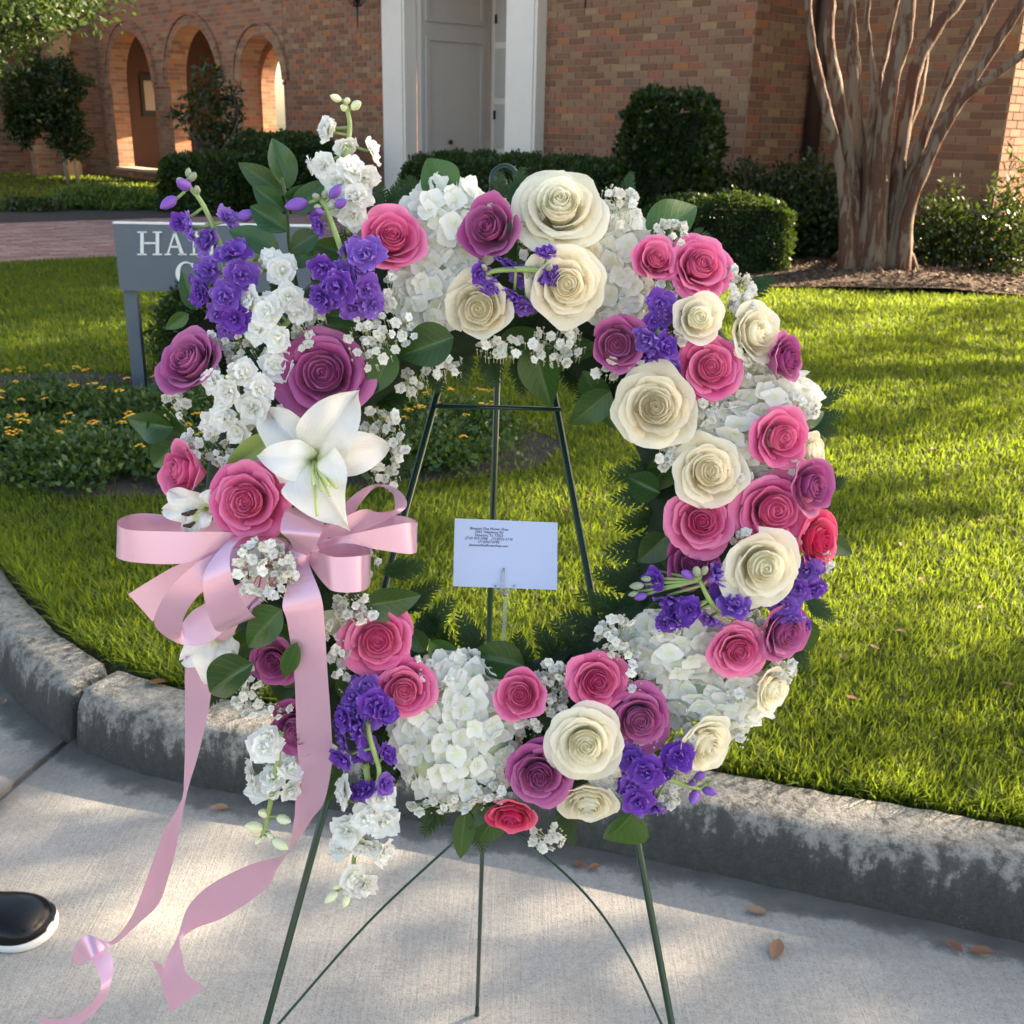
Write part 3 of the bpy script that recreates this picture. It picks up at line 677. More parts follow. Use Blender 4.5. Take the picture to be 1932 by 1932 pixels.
# wall lanterns either side of the doorway
def lantern(u, v, label):
    h = wall_hit(u, v, WA(0, 0, -0.42), dB)               # finial tip
    t = empty('wall_lantern', h, label, 'lantern', 'iron lanterns beside the doorway')
    m = MB(); m.tube([h, h + UPZ * 0.30], [0.008, 0.016], 8); m.tube([h + UPZ * 0.30, h + UPZ * 0.36, h + UPZ * 0.40], [0.016, 0.05, 0.12], 8)
    for k in range(6):
        an = k * PI / 3; d = Vector((math.cos(an), math.sin(an), 0)); m.tube([h + UPZ * 0.28, h + UPZ * 0.27 + d * 0.05, h + UPZ * 0.33 + d * 0.11, h + UPZ * 0.42 + d * 0.12], 0.008, 6)
        m.tube([h + UPZ * 0.42 + d * 0.12, h + UPZ * 0.85 + d * 0.15], 0.01, 6)
    m.tube([h + UPZ * 0.85, h + UPZ * 1.05], [0.17, 0.02], 8)
    m.build('frame', M_BLACKM, t, smooth=True)
    m = MB(); m.tube([h + UPZ * 0.43, h + UPZ * 0.84], [0.10, 0.13], 6); m.build('glass', M_GLASS, t)
    m = MB(); m.tube([h + UPZ * 1.0, h + UPZ * 1.1 + dB * 0.2, h + UPZ * 0.9 + dB * 0.43], 0.014, 8); m.box(h + UPZ * 0.9 + dB * 0.415, 0.1, 0.03, 0.3, dA, dB, UPZ); m.build('bracket', M_BLACKM, t, smooth=True)
lantern(675, 52, 'black iron wall lantern left of the white doorway')
lantern(1104, 16, 'black iron wall lantern right of the white doorway')

# ------------------------------------------------------------------ foliage helpers
def leaf_cloud(P, size, axis=None, spread=1.0, aspect=0.5, rnd=None):
    """folded rhombic leaves at points P; axis = preferred direction per leaf"""
    n = len(P); d = rng.normal(size=(n, 3)) * spread
    if axis is not None: d = d + axis
    d /= np.linalg.norm(d, axis=1)[:, None] + 1e-9
    a = rng.normal(size=(n, 3)); a -= (a * d).sum(1)[:, None] * d; a /= np.linalg.norm(a, axis=1)[:, None] + 1e-9
    b = np.cross(d, a); L = size * rng.uniform(0.65, 1.3, n)[:, None]; W = L * aspect
    V = np.stack([P, P + d * L * 0.5 + a * W * 0.5 + b * L * 0.08, P + d * L, P + d * L * 0.5 - a * W * 0.5 + b * L * 0.08], 1).reshape(-1, 3)
    I = np.arange(n) * 4; Fc = np.stack([I, I + 1, I + 2, I + 3], 1)
    r_ = rng.random(n) if rnd is None else rnd
    return V, Fc, np.repeat(r_, 4)
def box_pts(n, sx, sy, sz, bulge=0.11):
    """points on the skin of a softened box standing on z=0 (no bottom)"""
    A = np.array([sx * sy, sx * sz, sx * sz, sy * sz, sy * sz]); k = rng.choice(5, n, p=A / A.sum())
    a = rng.uniform(-0.5, 0.5, n); b = rng.uniform(0, 1, n); P = np.zeros((n, 3)); Nn = np.zeros((n, 3))
    m = k == 0; P[m] = np.stack([a[m] * sx, (b[m] - .5) * sy, np.full(m.sum(), sz)], 1); Nn[m] = (0, 0, 1)
    for kk, ax, sg in ((1, 1, -1), (2, 1, 1)):
        m = k == kk; P[m] = np.stack([a[m] * sx, np.full(m.sum(), sg * sy / 2), b[m] * sz], 1); Nn[m] = (0, sg, 0)
    for kk, sg in ((3, -1), (4, 1)):
        m = k == kk; P[m] = np.stack([np.full(m.sum(), sg * sx / 2), a[m] * sy, b[m] * sz], 1); Nn[m] = (sg, 0, 0)
    nz = np.array([noise.noise(Vector(p) * 5.0) for p in P])
    P = P * (1 - 0.10 * (np.abs(P[:, :1] / sx) * 2) ** 4 * (P[:, 2:] / sz) ** 3) + Nn * ((nz * bulge)[:, None] + rng.normal(0, 0.018, n)[:, None]); return P, Nn
def hedge(name, c, sx, sy, sz, rot, leaf, nleaf, mat, label, cat='hedge', group=None, core=0.9):
    M = Matrix.Translation(Vector(c)) @ Matrix.Rotation(rot, 4, 'Z')
    t = empty(name, c, label, cat, group)
    P, Nn = box_pts(nleaf, sx, sy, sz); V, Fc, r_ = leaf_cloud(P, leaf, Nn + np.array((0, 0, 0.5)), 0.8, 0.6)
    ob('foliage', npmesh('foliage', V, Fc, mat, {'rnd': r_}), t, M)
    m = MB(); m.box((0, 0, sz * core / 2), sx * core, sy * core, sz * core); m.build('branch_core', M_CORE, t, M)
    return t
def blob_pts(n, rad, shell=0.55, lump=0.25, freq=2.0, seed=0.0):
    d = rng.normal(size=(n, 3)); d /= np.linalg.norm(d, axis=1)[:, None]
    k = rng.uniform(shell, 1.0, n) ** 0.6
    lm = np.array([1 + lump * noise.noise(Vector(q) * freq + Vector((seed, seed, seed))) * 2 for q in d])
    return d * (k * lm)[:, None] * np.array(rad), d
def limb(m, a, b, r0, r1, bend=0.1, n=7, k=6):
    a = Vector(a); b = Vector(b); off = Vector(rng.normal(size=3)) * (b - a).length * bend
    pts = [a.lerp(b, i / n) + off * math.sin(PI * i / n) for i in range(n + 1)]; m.tube(pts, [r0 + (r1 - r0) * i / n for i in range(n + 1)], k); return pts
def tree(name, base, h_trunk, r_trunk, blobs, leaf, per, label, mat=M_OAK, bmat=M_OAKB, group=None, stems=None, clump=0.0):
    t = empty(name, base, label, 'tree', group); base = Vector(base); m = MB()
    top = base + UPZ * h_trunk
    if stems:
        for s_ in stems: m.tube(s_[0], s_[1], 8)
    else: limb(m, base - UPZ * 0.1, top, r_trunk, r_trunk * 0.7, 0.04, 8, 10)
    VV = []; FF = []; RR = []; off = 0
    for i, (c, rad) in enumerate(blobs):
        c = Vector(c); limb(m, top, c, r_trunk * 0.45, r_trunk * 0.12, 0.12)
        n = int(per * rad[0] * rad[1] ** 0.5 * rad[2] ** 0.5)
        if clump:
            nc = max(6, n // 40); C, _ = blob_pts(nc, rad, 0.3, 0.3, 2.0, i * 3.1)
            P = np.repeat(C, 40, 0) + rng.normal(0, clump, (nc * 40, 3))
        else: P, _ = blob_pts(n, rad, 0.5, 0.3, 2.0, i * 3.1)
        P = P + np.array(c); V, Fc, r_ = leaf_cloud(P, leaf, None, 1.0, 0.5)
        VV.append(V); FF.append(Fc + off); RR.append(r_); off += len(V)
        for k in range(5):
            q = P[rng.integers(len(P))]; limb(m, c, q, r_trunk * 0.1, 0.006, 0.15, 5, 5)
    m.build('trunk', bmat, t, smooth=True)
    ob('crown', npmesh('crown', np.concatenate(VV), np.concatenate(FF), mat, {'rnd': np.concatenate(RR)}), t)
    return t

# ------------------------------------------------------------------ hedges and shrubs
def on_line(u, off): return C0 - dB * off - dA * tA_off(u, off)
def tA_off(u, off): return (C0 - dB * off - wall_hit(u, 240, C0 - dB * off, dB)).dot(dA)
a = C0 - dB * 1.1 - dA * tA_off(795, 1.1); b = C0 - dB * 1.1 - dA * tA_off(1205, 1.1); mid = (a + b) / 2
hedge('box_hedge', (mid.x, mid.y, 0.25), (b - a).length, 0.8, 0.84, -BA, 0.045, 26000, M_HEDGE, 'long clipped hedge in front of the white doorway', group='clipped hedges by the building')
p = PY(1268, 300, 10.9); hedge('clipped_shrub', (p.x, p.y, 0.26), 0.80, 0.7, 1.50, -0.4, 0.06, 15000, M_SHRUB, 'tall dark clipped shrub against the brick wall right of the doorway', 'shrub')
p = PY(1352, 430, 10.2); hedge('box_hedge', (p.x, p.y, 0.26), 1.24, 0.8, 0.62, -0.10, 0.035, 22000, M_HEDGE, 'low square hedge with sunlit top edge left of the tree', group='clipped hedges by the building')
def loose(name, base, rad, leaf, n, mat, label, cat='shrub', group=None, sprigs=10, aspect=0.5):
    base = Vector(base); t = empty(name, base, label, cat, group); m = MB()
    P, d = blob_pts(n, rad, 0.25, 0.45, 2.2, rng.uniform(0, 50)); P[:, 2] = np.abs(P[:, 2] + rad[2] * 0.75)
    P += np.array(base)
    for k in range(sprigs):
        q = P[rng.integers(n)]; limb(m, base + Vector((rng.uniform(-.1, .1), rng.uniform(-.1, .1), -0.03)), q, 0.012, 0.004, 0.12, 5, 5)
    V, Fc, r_ = leaf_cloud(P, leaf, np.array((0, 0, 0.7)), 0.8, aspect)
    m.build('stems', M_OAKB, t, smooth=True); ob('foliage', npmesh('foliage', V, Fc, mat, {'rnd': r_}), t); return t
p = PY(1440, 440, 11.2); loose('leafy_shrub', (p.x, p.y, 0.27), (0.55, 0.4, 0.55), 0.065, 4500, M_SHRUB, 'dark leafy shrub behind the low square hedge')
p = PY(1540, 450, 11.3); loose('leafy_shrub', (p.x, p.y, 0.27), (0.5, 0.4, 0.48), 0.065, 4000, M_SHRUB, 'dark leafy shrub between downspout and tree trunk')
p = PY(1770, 440, 10.6); loose('leafy_shrub', (p.x, p.y, 0.27), (0.42, 0.35, 0.38), 0.06, 2200, M_SHRUB, 'leafy shrub with sunlit tips just right of the tree trunk')
p = PY(1880, 440, 10.3); loose('leafy_shrub', (p.x, p.y, 0.27), (0.5, 0.35, 0.38), 0.06, 2600, M_SHRUB, 'dark leafy shrub at the right edge below the sunlit brick')
p = PY(1930, 380, 10.6); loose('spiky_shrub', (p.x, p.y, 0.3), (0.32, 0.3, 0.62), 0.11, 900, M_SHRUB, 'narrow leaved grey shrub against the sunlit brick corner', aspect=0.18)
p = G(262, 745, 0.24); hedge('boxwood', (p.x + 0.47, p.y + 0.30, 0.235), 0.78, 0.46, 0.46, 0.05, 0.022, 24000, M_HEDGE, 'small square boxwood growing behind the grey sign', 'hedge')
p = PY(405, 340, 15.5); hedge('box_hedge', (p.x, p.y, 0.25), 1.15, 1.0, 0.72, -0.5, 0.06, 9000, M_HEDGE, 'dark square hedge in front of the arcade', group='clipped hedges by the building')
p = PY(535, 310, 16.3); hedge('box_hedge', (p.x, p.y, 0.25), 1.6, 0.9, 0.98, -0.8, 0.06, 10000, M_HEDGE, 'dark hedge below the nearest arch left of the doorway', group='clipped hedges by the building')
p = G(185, 396, 0.262); loose('juniper', (p.x, p.y + 0.3, 0.25), (0.75, 0.4, 0.16), 0.10, 5000, M_JUNI, 'low spreading yellow green juniper beyond the path', 'shrub', aspect=0.2)
p = G(40, 400, 0.262); loose('low_shrub', (p.x, p.y + 0.3, 0.25), (0.6, 0.4, 0.10), 0.07, 900, M_SHRUB, 'sparse dark ground plant at the left edge beyond the path', 'shrub')
# topiary by the wing and slender tree before the second arch
b0 = PY(125, 305, 21.0); b0.z = 0.25; c0 = PY(84, 172, 21.0)
tree('topiary_tree', b0, 1.0, 0.05, [((c0.x, c0.y, c0.z), (0.72, 0.6, 0.62)), ((c0.x + 0.35, c0.y, c0.z - 0.7), (0.35, 0.3, 0.5)), ((c0.x - 0.5, c0.y, c0.z - 0.55), (0.3, 0.3, 0.4))], 0.09, 16000, 'round topped dark evergreen on pale stems at far left', M_SHRUB, M_PALEB,
     stems=[([b0, b0 + Vector((-0.05, 0, 0.7)), Vector((c0.x + 0.05, c0.y, c0.z - 0.3))], [0.04, 0.035, 0.03]), ([b0 + Vector((0.18, 0, 0)), b0 + Vector((0.16, 0, 0.6)), Vector((c0.x + 0.25, c0.y, c0.z - 0.4))], [0.035, 0.03, 0.03])])
b0 = PY(400, 318, 17.2); b0.z = 0.25; bl = []
for (u, v, r_) in ((395, 150, .25), (380, 190, .28), (425, 215, .28), (350, 222, .16), (440, 180, .16), (385, 255, .25), (330, 215, .10), (415, 265, .22), (440, 245, .15)):
    q = PY(u, v, 17.2 + rng.uniform(-.2, .2)); bl.append(((q.x, q.y, q.z), (r_, r_, r_)))
tree('slender_tree', b0, 0.6, 0.035, bl, 0.10, 2600, 'slender open branched young tree in front of the middle arch', M_SHRUB)
# oak bough at the upper left, its trunk outside the frame
bl = []
for (u, v, r_) in ((-20, 15, .5), (40, 5, .35), (95, 8, .3), (60, 30, .25), (5, 60, .28), (115, 12, .2), (30, 45, .25), (-60, 60, .5), (-90, -60, .8), (60, -60, .7), (-30, -120, .9)):
    q = PY(u, v, 9.0 + rng.uniform(-.4, .4)); bl.append(((q.x, q.y, q.z), (r_, r_, r_ * 0.7)))
tree('live_oak_tree', (-7.2, 9.6, 0.24), 2.4, 0.22, bl, 0.055, 3800, 'live oak whose fine leaved bough hangs in at the top left corner', M_OAK)
# shade trees standing out of frame to the right, between the sun and the wreath
def oak_blobs(c, rx, ry, rz, n, r0):
    o_ = []
    for k in range(n):
        d = rng.normal(size=3); d /= np.linalg.norm(d); kk = rng.uniform(0.35, 1.0)
        o_.append(((c[0] + d[0] * rx * kk, c[1] + d[1] * ry * kk, c[2] + d[2] * rz * kk), (r0 * rng.uniform(.7, 1.2),) * 3))
    return o_
tree('shade_oak_tree', (10.2, 3.4, 0.0), 4.6, 0.26, oak_blobs((9.0, 3.6, 5.7), 2.0, 1.9, 1.6, 30, 1.0), 0.13, 820, 'broad oak just outside the right edge of the picture shading the wreath', clump=0.22)
tree('shade_oak_tree', (10.5, 9.0, 0.2), 5.4, 0.24, oak_blobs((9.4, 8.6, 6.7), 1.9, 1.7, 1.1, 26, 0.95), 0.13, 1100, 'second oak outside the right edge of the picture shading the left lawn', clump=0.22)
low = []  # unseen low leaf clumps, added to streak the right lawn with shade
for k in range(24):
    low.append(((9.3 + rng.uniform(-1.6, 1.6), rng.uniform(5.4, 11.0), rng.uniform(3.0, 5.0)), (rng.uniform(0.24, 0.46),) * 3))
tree('added_shade_tree', (11.6, 8.4, 0.2), 2.6, 0.10, low, 0.10, 1200, 'added unseen tree outside the right edge streaking the lawn with shade', clump=0.12)

# ------------------------------------------------------------------ crape myrtle
def zc(x, y): return (1256 + x * 0.35, y * 0.35)
TY = 9.75
tb = G(1650, 505, 0.36)
myr = empty('crape_myrtle_tree', (tb.x, TY, 0.3), 'multi stemmed tree with peeling red brown bark before the brick wall', 'tree')
stems = [
    ([(985, 1420), (960, 1000), (870, 600), (800, 300), (765, -10)], [58, 42, 36, 32, 28], -0.05),
    ([(1010, 1430), (1005, 1000), (935, 520), (885, 250), (890, -10)], [62, 54, 44, 40, 36], 0.05),
    ([(1050, 1420), (1040, 900), (1020, 500), (1005, 250), (990, -10)], [60, 54, 50, 46, 44], 0.22),
    ([(1080, 1440), (1100, 850), (1125, 480), (1085, 150), (1095, -10)], [55, 46, 26, 20, 18], 0.0),
    ([(1120, 1440), (1160, 900), (1205, 480), (1285, 200), (1310, -10)], [66, 66, 62, 58, 56], -0.12),
    ([(1130, 1430), (1140, 800), (1160, 450), (1205, 200), (1255, -10)], [50, 34, 20, 16, 15], 0.25),
    ([(1190, 1420), (1255, 900), (1335, 420), (1450, 170), (1590, -10)], [62, 54, 46, 42, 40], 0.1),
    ([(1235, 1400), (1300, 1020), (1450, 580), (1625, 240), (1760, -10)], [60, 48, 40, 36, 33], 0.0),
    ([(1260, 1390), (1310, 1080), (1490, 690), (1700, 360), (1920, 20)], [56, 50, 42, 38, 35], -0.1),
    ([(1280, 1390), (1325, 1100), (1560, 590), (1800, 390), (1990, 235)], [50, 44, 34, 30, 28], -0.2),
    ([(1160, 1440), (1200, 1000), (1350, 560), (1400, 300), (1420, 120)], [55, 46, 30, 22, 16], 0.2),
]
myr_tops = []
for pts, rad, dy in stems:
    W_ = []
    for i, ((x, y), r_) in enumerate(zip(pts, rad)):
        u, v = zc(x, y); k = i / (len(pts) - 1); p = PY(u, v, TY + dy * (0.35 + k * 1.5) - (0.0 if i else 0.05))
        W_.append((p.x, p.y, p.z, r_ * 0.35 * 0.66 * p.y / (FPX / math.cos(PITCH)) * 1.06))
    last = np.array(W_[-1]); dirn = np.array(W_[-1]) - np.array(W_[-2])
    for k in (1, 2): W_.append(tuple(np.array([*(last[:3] + dirn[:3] * 0.9 * k + np.array((0, 0, .12 * k * k))), max(0.012, last[3] * (1 - 0.35 * k))])))
    C = cr(W_, 6); m = MB(); P_ = [Vector(c[:3]) for c in C]
    P_[0].z = min(P_[0].z, 0.28)
    m.tube(P_, [max(0.008, c[3] * (1 + 0.12 * noise.noise(Vector(c[:3]) * 4) + 0.55 * math.exp(-i / 3.0))) for i, c in enumerate(C)], 12)
    for i, v in enumerate(m.v):
        v = Vector(v); k = 0.016 * noise.noise(v * 9) + 0.012 * noise.noise(Vector((v.x * 22, v.y * 22, v.z * 3))); m.v[i] = (v.x + k, v.y + k * 0.6, v.z)
    m.build('stem', M_MYRTLE, myr, smooth=True); myr_tops.append(P_[-1])
for k, (x, y, x2, y2) in enumerate(((1080, 1400, 1160, 1475), (1170, 1390, 1200, 1450), (1290, 1360, 1350, 1465), (960, 1380, 905, 1400), (1020, 1400, 985, 1440), (1230, 1370, 1290, 1420))):
    a = PY(*zc(x, y), TY - 0.05); b = G(*zc(x2, y2), 0.34); m = MB()
    mid = a.lerp(b, 0.5) + Vector((0, 0, 0.03)); m.tube([a + UPZ * 0.02, mid, b + UPZ * 0.01, b + (b - a) * 0.5 - UPZ * 0.08], [0.05, 0.038, 0.026, 0.01], 8); m.build('root', M_MYRTLE, myr, smooth=True)
VV = []; FF = []; RR = []; off = 0
for i, q in enumerate(myr_tops):
    P, _ = blob_pts(900, (0.8, 0.8, 0.6), 0.3, 0.4, 2.0, i * 2.3); P += np.array(q) + np.array((0, 0, 0.75))
    V, Fc, r_ = leaf_cloud(P, 0.09, None, 1.0, 0.5); VV.append(V); FF.append(Fc + off); RR.append(r_); off += len(V)
ob('crown', npmesh('crown', np.concatenate(VV), np.concatenate(FF), M_OAK, {'rnd': np.concatenate(RR)}), myr)

# ------------------------------------------------------------------ lawn grass (blades)
def grass(n, r0, r1, ang, hmin, hmax, wid, dens_pow, name, label, keep=None):
    k = 1 - dens_pow + 1; uu = rng.random(n)
    r_ = (r0 ** k + (r1 ** k - r0 ** k) * uu) ** (1 / k); th = rng.uniform(-ang, ang, n)
    X = r_ * np.sin(th); Yy = r_ * np.cos(th); P2 = np.stack([X, Yy], 1)
    kd_ = kerb_dist(P2); KWx = kw_at(X); ok = kd_ > KWx + 0.012
    for poly in (MULCH_R, path_poly, FARM): ok &= ~inpoly(P2, poly)
    ib = inpoly(P2, LBED); ok &= ~(ib & (rng.random(n) < 0.93))
    if keep is not None: ok &= keep(P2)
    P2 = P2[ok]; r_ = r_[ok]; kd_ = kd_[ok]; KWx = KWx[ok]; n = len(P2)
    clump = np.array([noise.noise(Vector((x * 2.2, y * 2.2, 0))) for x, y in P2]) * 0.5 + 0.5
    fine_ = np.array([noise.noise(Vector((x * 14, y * 14, 3))) for x, y in P2]) * 0.5 + 0.5
    H = rng.uniform(hmin, hmax, n) * (0.55 + 0.6 * clump + 0.35 * fine_); edge = np.exp(-(kd_ - KWx) / 0.10); H *= 1 + 0.35 * edge
    left = np.clip((-0.4 - P2[:, 0]) / 0.6, 0, 1) * np.clip((3.6 - P2[:, 1]) / 0.8, 0, 1); H *= 1 + 0.45 * left
    W = wid * np.maximum(1, r_ / 3.0) ** 0.8 * rng.uniform(0.6, 1.3, n)
    az = rng.uniform(0, 2 * PI, n); lean = rng.uniform(0.15, 0.95, n) ** 1.0
    d = np.stack([np.cos(az), np.sin(az)], 1); d[:, 0] += 0.35 * (clump - 0.5); d += np.where(rng.random((n, 1)) < 0.6, 1.0, 0.0) * edge[:, None] * np.array((-0.15, -0.55)); s_ = np.stack([-d[:, 1], d[:, 0]], 1)
    tw = rng.uniform(-0.8, 0.8, n); s_ = s_ * np.cos(tw)[:, None] + d * np.sin(tw)[:, None]
    z0 = lawn_z(P2[:, 0], P2[:, 1]) - 0.004
    def lvl(k, wk):
        c = P2 + d * (H * lean * k ** 1.7)[:, None]; z = z0 + H * (k - 0.32 * lean * k * k)
        a = np.concatenate([c - s_ * (W * wk / 2)[:, None], z[:, None]], 1); b = np.concatenate([c + s_ * (W * wk / 2)[:, None], z[:, None]], 1); return a, b
    a0, b0 = lvl(0.0, 0.8); a1, b1 = lvl(0.5, 1.0); t_, _ = lvl(1.0, 0.0)
    V = np.stack([a0, b0, a1, b1, t_], 1).reshape(-1, 3); I = np.arange(n) * 5
    T = np.stack([I, I + 1, I + 3, I, I + 3, I + 2, I + 2, I + 3, I + 4], 1).reshape(-1, 3)
    rr = np.clip(0.62 * rng.random(n) + 0.45 * clump - 0.12 + 0.12 * (fine_ - 0.5), 0, 0.93); patchy = np.array([noise.noise(Vector((x * 0.9, y * 1.6, 7))) for x, y in P2]); rr = np.clip(rr + 0.25 * patchy, 0, 0.93); dead = rng.random(n) < 0.03 + 0.06 * fine_ + 0.10 * np.clip(patchy, 0, 1); rr[dead] = rng.uniform(0.93, 1.0, dead.sum())
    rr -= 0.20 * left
    me = npmesh(name, V, T, M_GRASS, {'rnd': np.repeat(np.clip(rr, 0, 1), 5), 'pt': np.tile(np.array([0, 0, 0.5, 0.5, 1.0]), n)})
    return tag(ob(name, me), label, 'grass', kind='stuff')
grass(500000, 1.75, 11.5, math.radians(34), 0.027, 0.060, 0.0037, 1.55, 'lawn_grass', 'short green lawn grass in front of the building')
grass(60000, 12.5, 30, math.radians(32), 0.05, 0.08, 0.006, 0.9, 'far_lawn_grass', 'strip of lawn grass beyond the path below the arcade', keep=lambda P: (P[:, 0] < -1.0) & (P @ PNR > P0 @ PNR + PWID))

# mulch chips on the bed
P = np.stack([rng.uniform(1.2, 6.0, 14000), rng.uniform(8.6, 11.5, 14000)], 1); P = P[inpoly(P, MULCH_R)]
Pz = np.array([mulch_z(x, y) + 0.006 for x, y in P]); ax_ = rng.normal(size=(len(P), 3)) * np.array((1, 1, 0.25))
V, Fc, r_ = leaf_cloud(np.concatenate([P, Pz[:, None]], 1), 0.045, ax_ * 3, 0.3, 0.35)
M_CHIP = foliage_mat('bark chip', [(0, (0.03, 0.018, 0.012)), (0.6, (0.12, 0.07, 0.045)), (0.9, (0.22, 0.15, 0.10)), (1, (0.34, 0.26, 0.19))], 0.85, 0.02, (0.2, 0.1, 0.05))
tag(ob('mulch_chips', npmesh('mulch_chips', V, Fc, M_CHIP, {'rnd': r_})), 'loose bark chips over the mulch bed under the tree', 'mulch', kind='stuff')

# ------------------------------------------------------------------ lantana ground cover
lant = [(-2.75, 4.55, .38, 'lantana plant at the left edge of the flower bed'), (-2.25, 4.35, .42, 'lantana plant with several yellow heads near the left of the bed'), (-2.15, 4.75, .36, 'lantana plant at the back left of the bed beside the sign post'),
        (-1.65, 4.05, .40, 'lantana plant at the front of the bed below the sign'), (-1.45, 4.65, .45, 'lantana plant in front of the boxwood'), (-1.0, 4.15, .40, 'lantana plant half hidden behind the left roses of the wreath'),
        (-0.75, 4.7, .42, 'lantana plant behind the lily and left side of the wreath'), (-0.40, 4.25, .36, 'lantana plant seen left of the easel leg inside the wreath'), (-0.22, 4.62, .26, 'small lantana at the right end of the bed inside the wreath')]
def floret_head(m, c, r_):
    for k in range(9):
        a = rng.uniform(0, 2 * PI); q = math.sqrt(rng.random()); p = Vector((c[0] + math.cos(a) * q * r_, c[1] + math.sin(a) * q * r_, c[2] + r_ * 0.5 * (1 - q * q)))
        e = r_ * 0.34; v = [p + Vector((math.cos(x) * e, math.sin(x) * e, 0)) for x in (0, 1.26, 2.51, 3.77, 5.03)]
        m.add([p + UPZ * e * 0.3] + v, [(0, 1 + i, 1 + (i + 1) % 5) for i in range(5)], rnd=random.random())
for (x, y, r_, lab) in lant:
    z = LZ(x, y); t = empty('lantana_plant', (x, y, z), lab, 'flowering plant', 'lantana in the flower bed')
    n = int(5200 * r_ / 0.42); P, d = blob_pts(n, (r_ * 1.05, r_ * 0.75, 0.10), 0.35, 0.5, 2.5, x * 3); P[:, 2] = np.abs(P[:, 2]); P[:, 2] += 0.02
    V, Fc, rr = leaf_cloud(P + np.array((x, y, z)), 0.030, d * 0.6 + np.array((0, 0, .5)), 0.7, 0.6)
    ob('foliage', npmesh('foliage', V, Fc, M_LANT, {'rnd': rr}), t)
    for k in range(int(14 * r_ / 0.4)):
        q = P[rng.integers(n)]; a = rng.uniform(0, 2 * PI); kk = rng.uniform(0.2, 0.95)
        c = (x + math.cos(a) * r_ * kk, y + math.sin(a) * r_ * 0.8 * kk, z + 0.07 + 0.11 * math.sqrt(max(0.0, 1 - kk * kk)) + rng.uniform(0, .03))
        m = MB(); floret_head(m, c, rng.uniform(0.015, 0.024)); m.build('flower_head', M_LANTF, t)

# ------------------------------------------------------------------ the grey sign
sy = 5.12
def sp(u, v, o=0.0): return PY(u, v, sy - o)
sb = G(255, 745, 0.23); sign = empty('lawn_sign', (sb.x, sy, 0.2), 'slate grey lawn sign with white serif letters beside the boxwood', 'sign')
tl = sp(213, 422); bl_ = sp(226, 548); tr_ = sp(585, 428); br_ = sp(590, 553)
m = MB(); q = [tl, tr_, br_, bl_]; back = Vector((0, 0.03, 0))
m.add(q + [p + back for p in q], [(0, 3, 2, 1), (4, 5, 6, 7), (0, 1, 5, 4), (1, 2, 6, 5), (2, 3, 7, 6), (3, 0, 4, 7)]); board = m.build('board', M_SIGN, sign)
m = MB(); e = 0.008; m.add([tl - Vector((0, .004, -e)), tr_ - Vector((0, .004, -e)), tr_ + Vector((0, .034, e)), tl + Vector((0, .034, e)), tl - Vector((0, .004, 0)), tr_ - Vector((0, .004, 0)), tr_ + Vector((0, .034, 0)), tl + Vector((0, .034, 0))], [(0, 1, 2, 3), (7, 6, 5, 4), (0, 4, 5, 1), (1, 5, 6, 2), (2, 6, 7, 3), (3, 7, 4, 0)]); m.build('top_cap', M_LETTER, board)
for (u0, u1) in ((226, 250), (560, 584)):
    a = sp(u0 + 1, 545) + Vector((0, .034, 0)); b = sp(u1 + 1, 545) + Vector((0, .034, 0)); m = MB(); cx = (a + b) / 2
    m.box((cx.x, cx.y + 0.02, (cx.z + 0.15) / 2 + 0.02), (b - a).length, 0.04, cx.z - 0.12); m.build('post', M_SIGN, sign)
def letter(strokes, name='letter'):
    m = MB()
    for poly in strokes:
        f = [sp(u, v, 0.006) for u, v in poly]; bk = [sp(u, v, -0.001) for u, v in poly]; n = len(f)
        m.add(f + bk, [tuple(range(n))] + [(i, (i + 1) % n, n + (i + 1) % n, n + i) for i in range(n)])
    m.build(name, M_LETTER, board)
def vstem(x, y0, y1, wd, ser): return [[(x - wd / 2, y0), (x + wd / 2, y0), (x + wd / 2, y1), (x - wd / 2, y1)], [(x - ser, y0 - 1.3), (x + ser, y0 - 1.3), (x + ser, y0 + 1.3), (x - ser, y0 + 1.3)], [(x - ser, y1 - 1.3), (x + ser, y1 - 1.3), (x + ser, y1 + 1.3), (x - ser, y1 + 1.3)]]
letter(vstem(268, 438, 480, 6.5, 9) + vstem(297, 438, 480, 6.5, 9) + [[(270, 457), (295, 457), (295, 460.5), (270, 460.5)]])
letter([[(328, 437), (331.5, 437), (318, 480), (314.5, 480)], [(327, 437), (331.5, 437), (347.5, 480), (340, 480)], [(320.5, 464), (339, 464), (340, 467.5), (319.5, 467.5)], [(310, 478.7), (323, 478.7), (323, 481.3), (310, 481.3)], [(336, 478.7), (352, 478.7), (352, 481.3), (336, 481.3)]])
letter(vstem(366, 438, 480, 4, 8) + vstem(400, 438, 480, 4, 8) + [[(362, 437), (369, 437), (402, 481), (397, 481)]])
cpts = []
for i in range(21):
    a = math.radians(48 + 264 * i / 20); cpts.append((a, 21, 15.5 + 2.6 * math.sin((i / 20) * PI) * -1))
oo = [(350 + 19 * math.cos(a), 515 - 21.5 * math.sin(a)) for a, _, _ in cpts]; ii = [(351.5 + (17.5 - 5.5 * math.sin(PI * i / 20)) * math.cos(a), 515 - 18.5 * math.sin(a)) for i, (a, _, _) in enumerate(cpts)]
letter([[oo[i], oo[i + 1], ii[i + 1], ii[i]] for i in range(20)] + [[(361, 496), (364.5, 496), (364.5, 505), (361, 503)]])

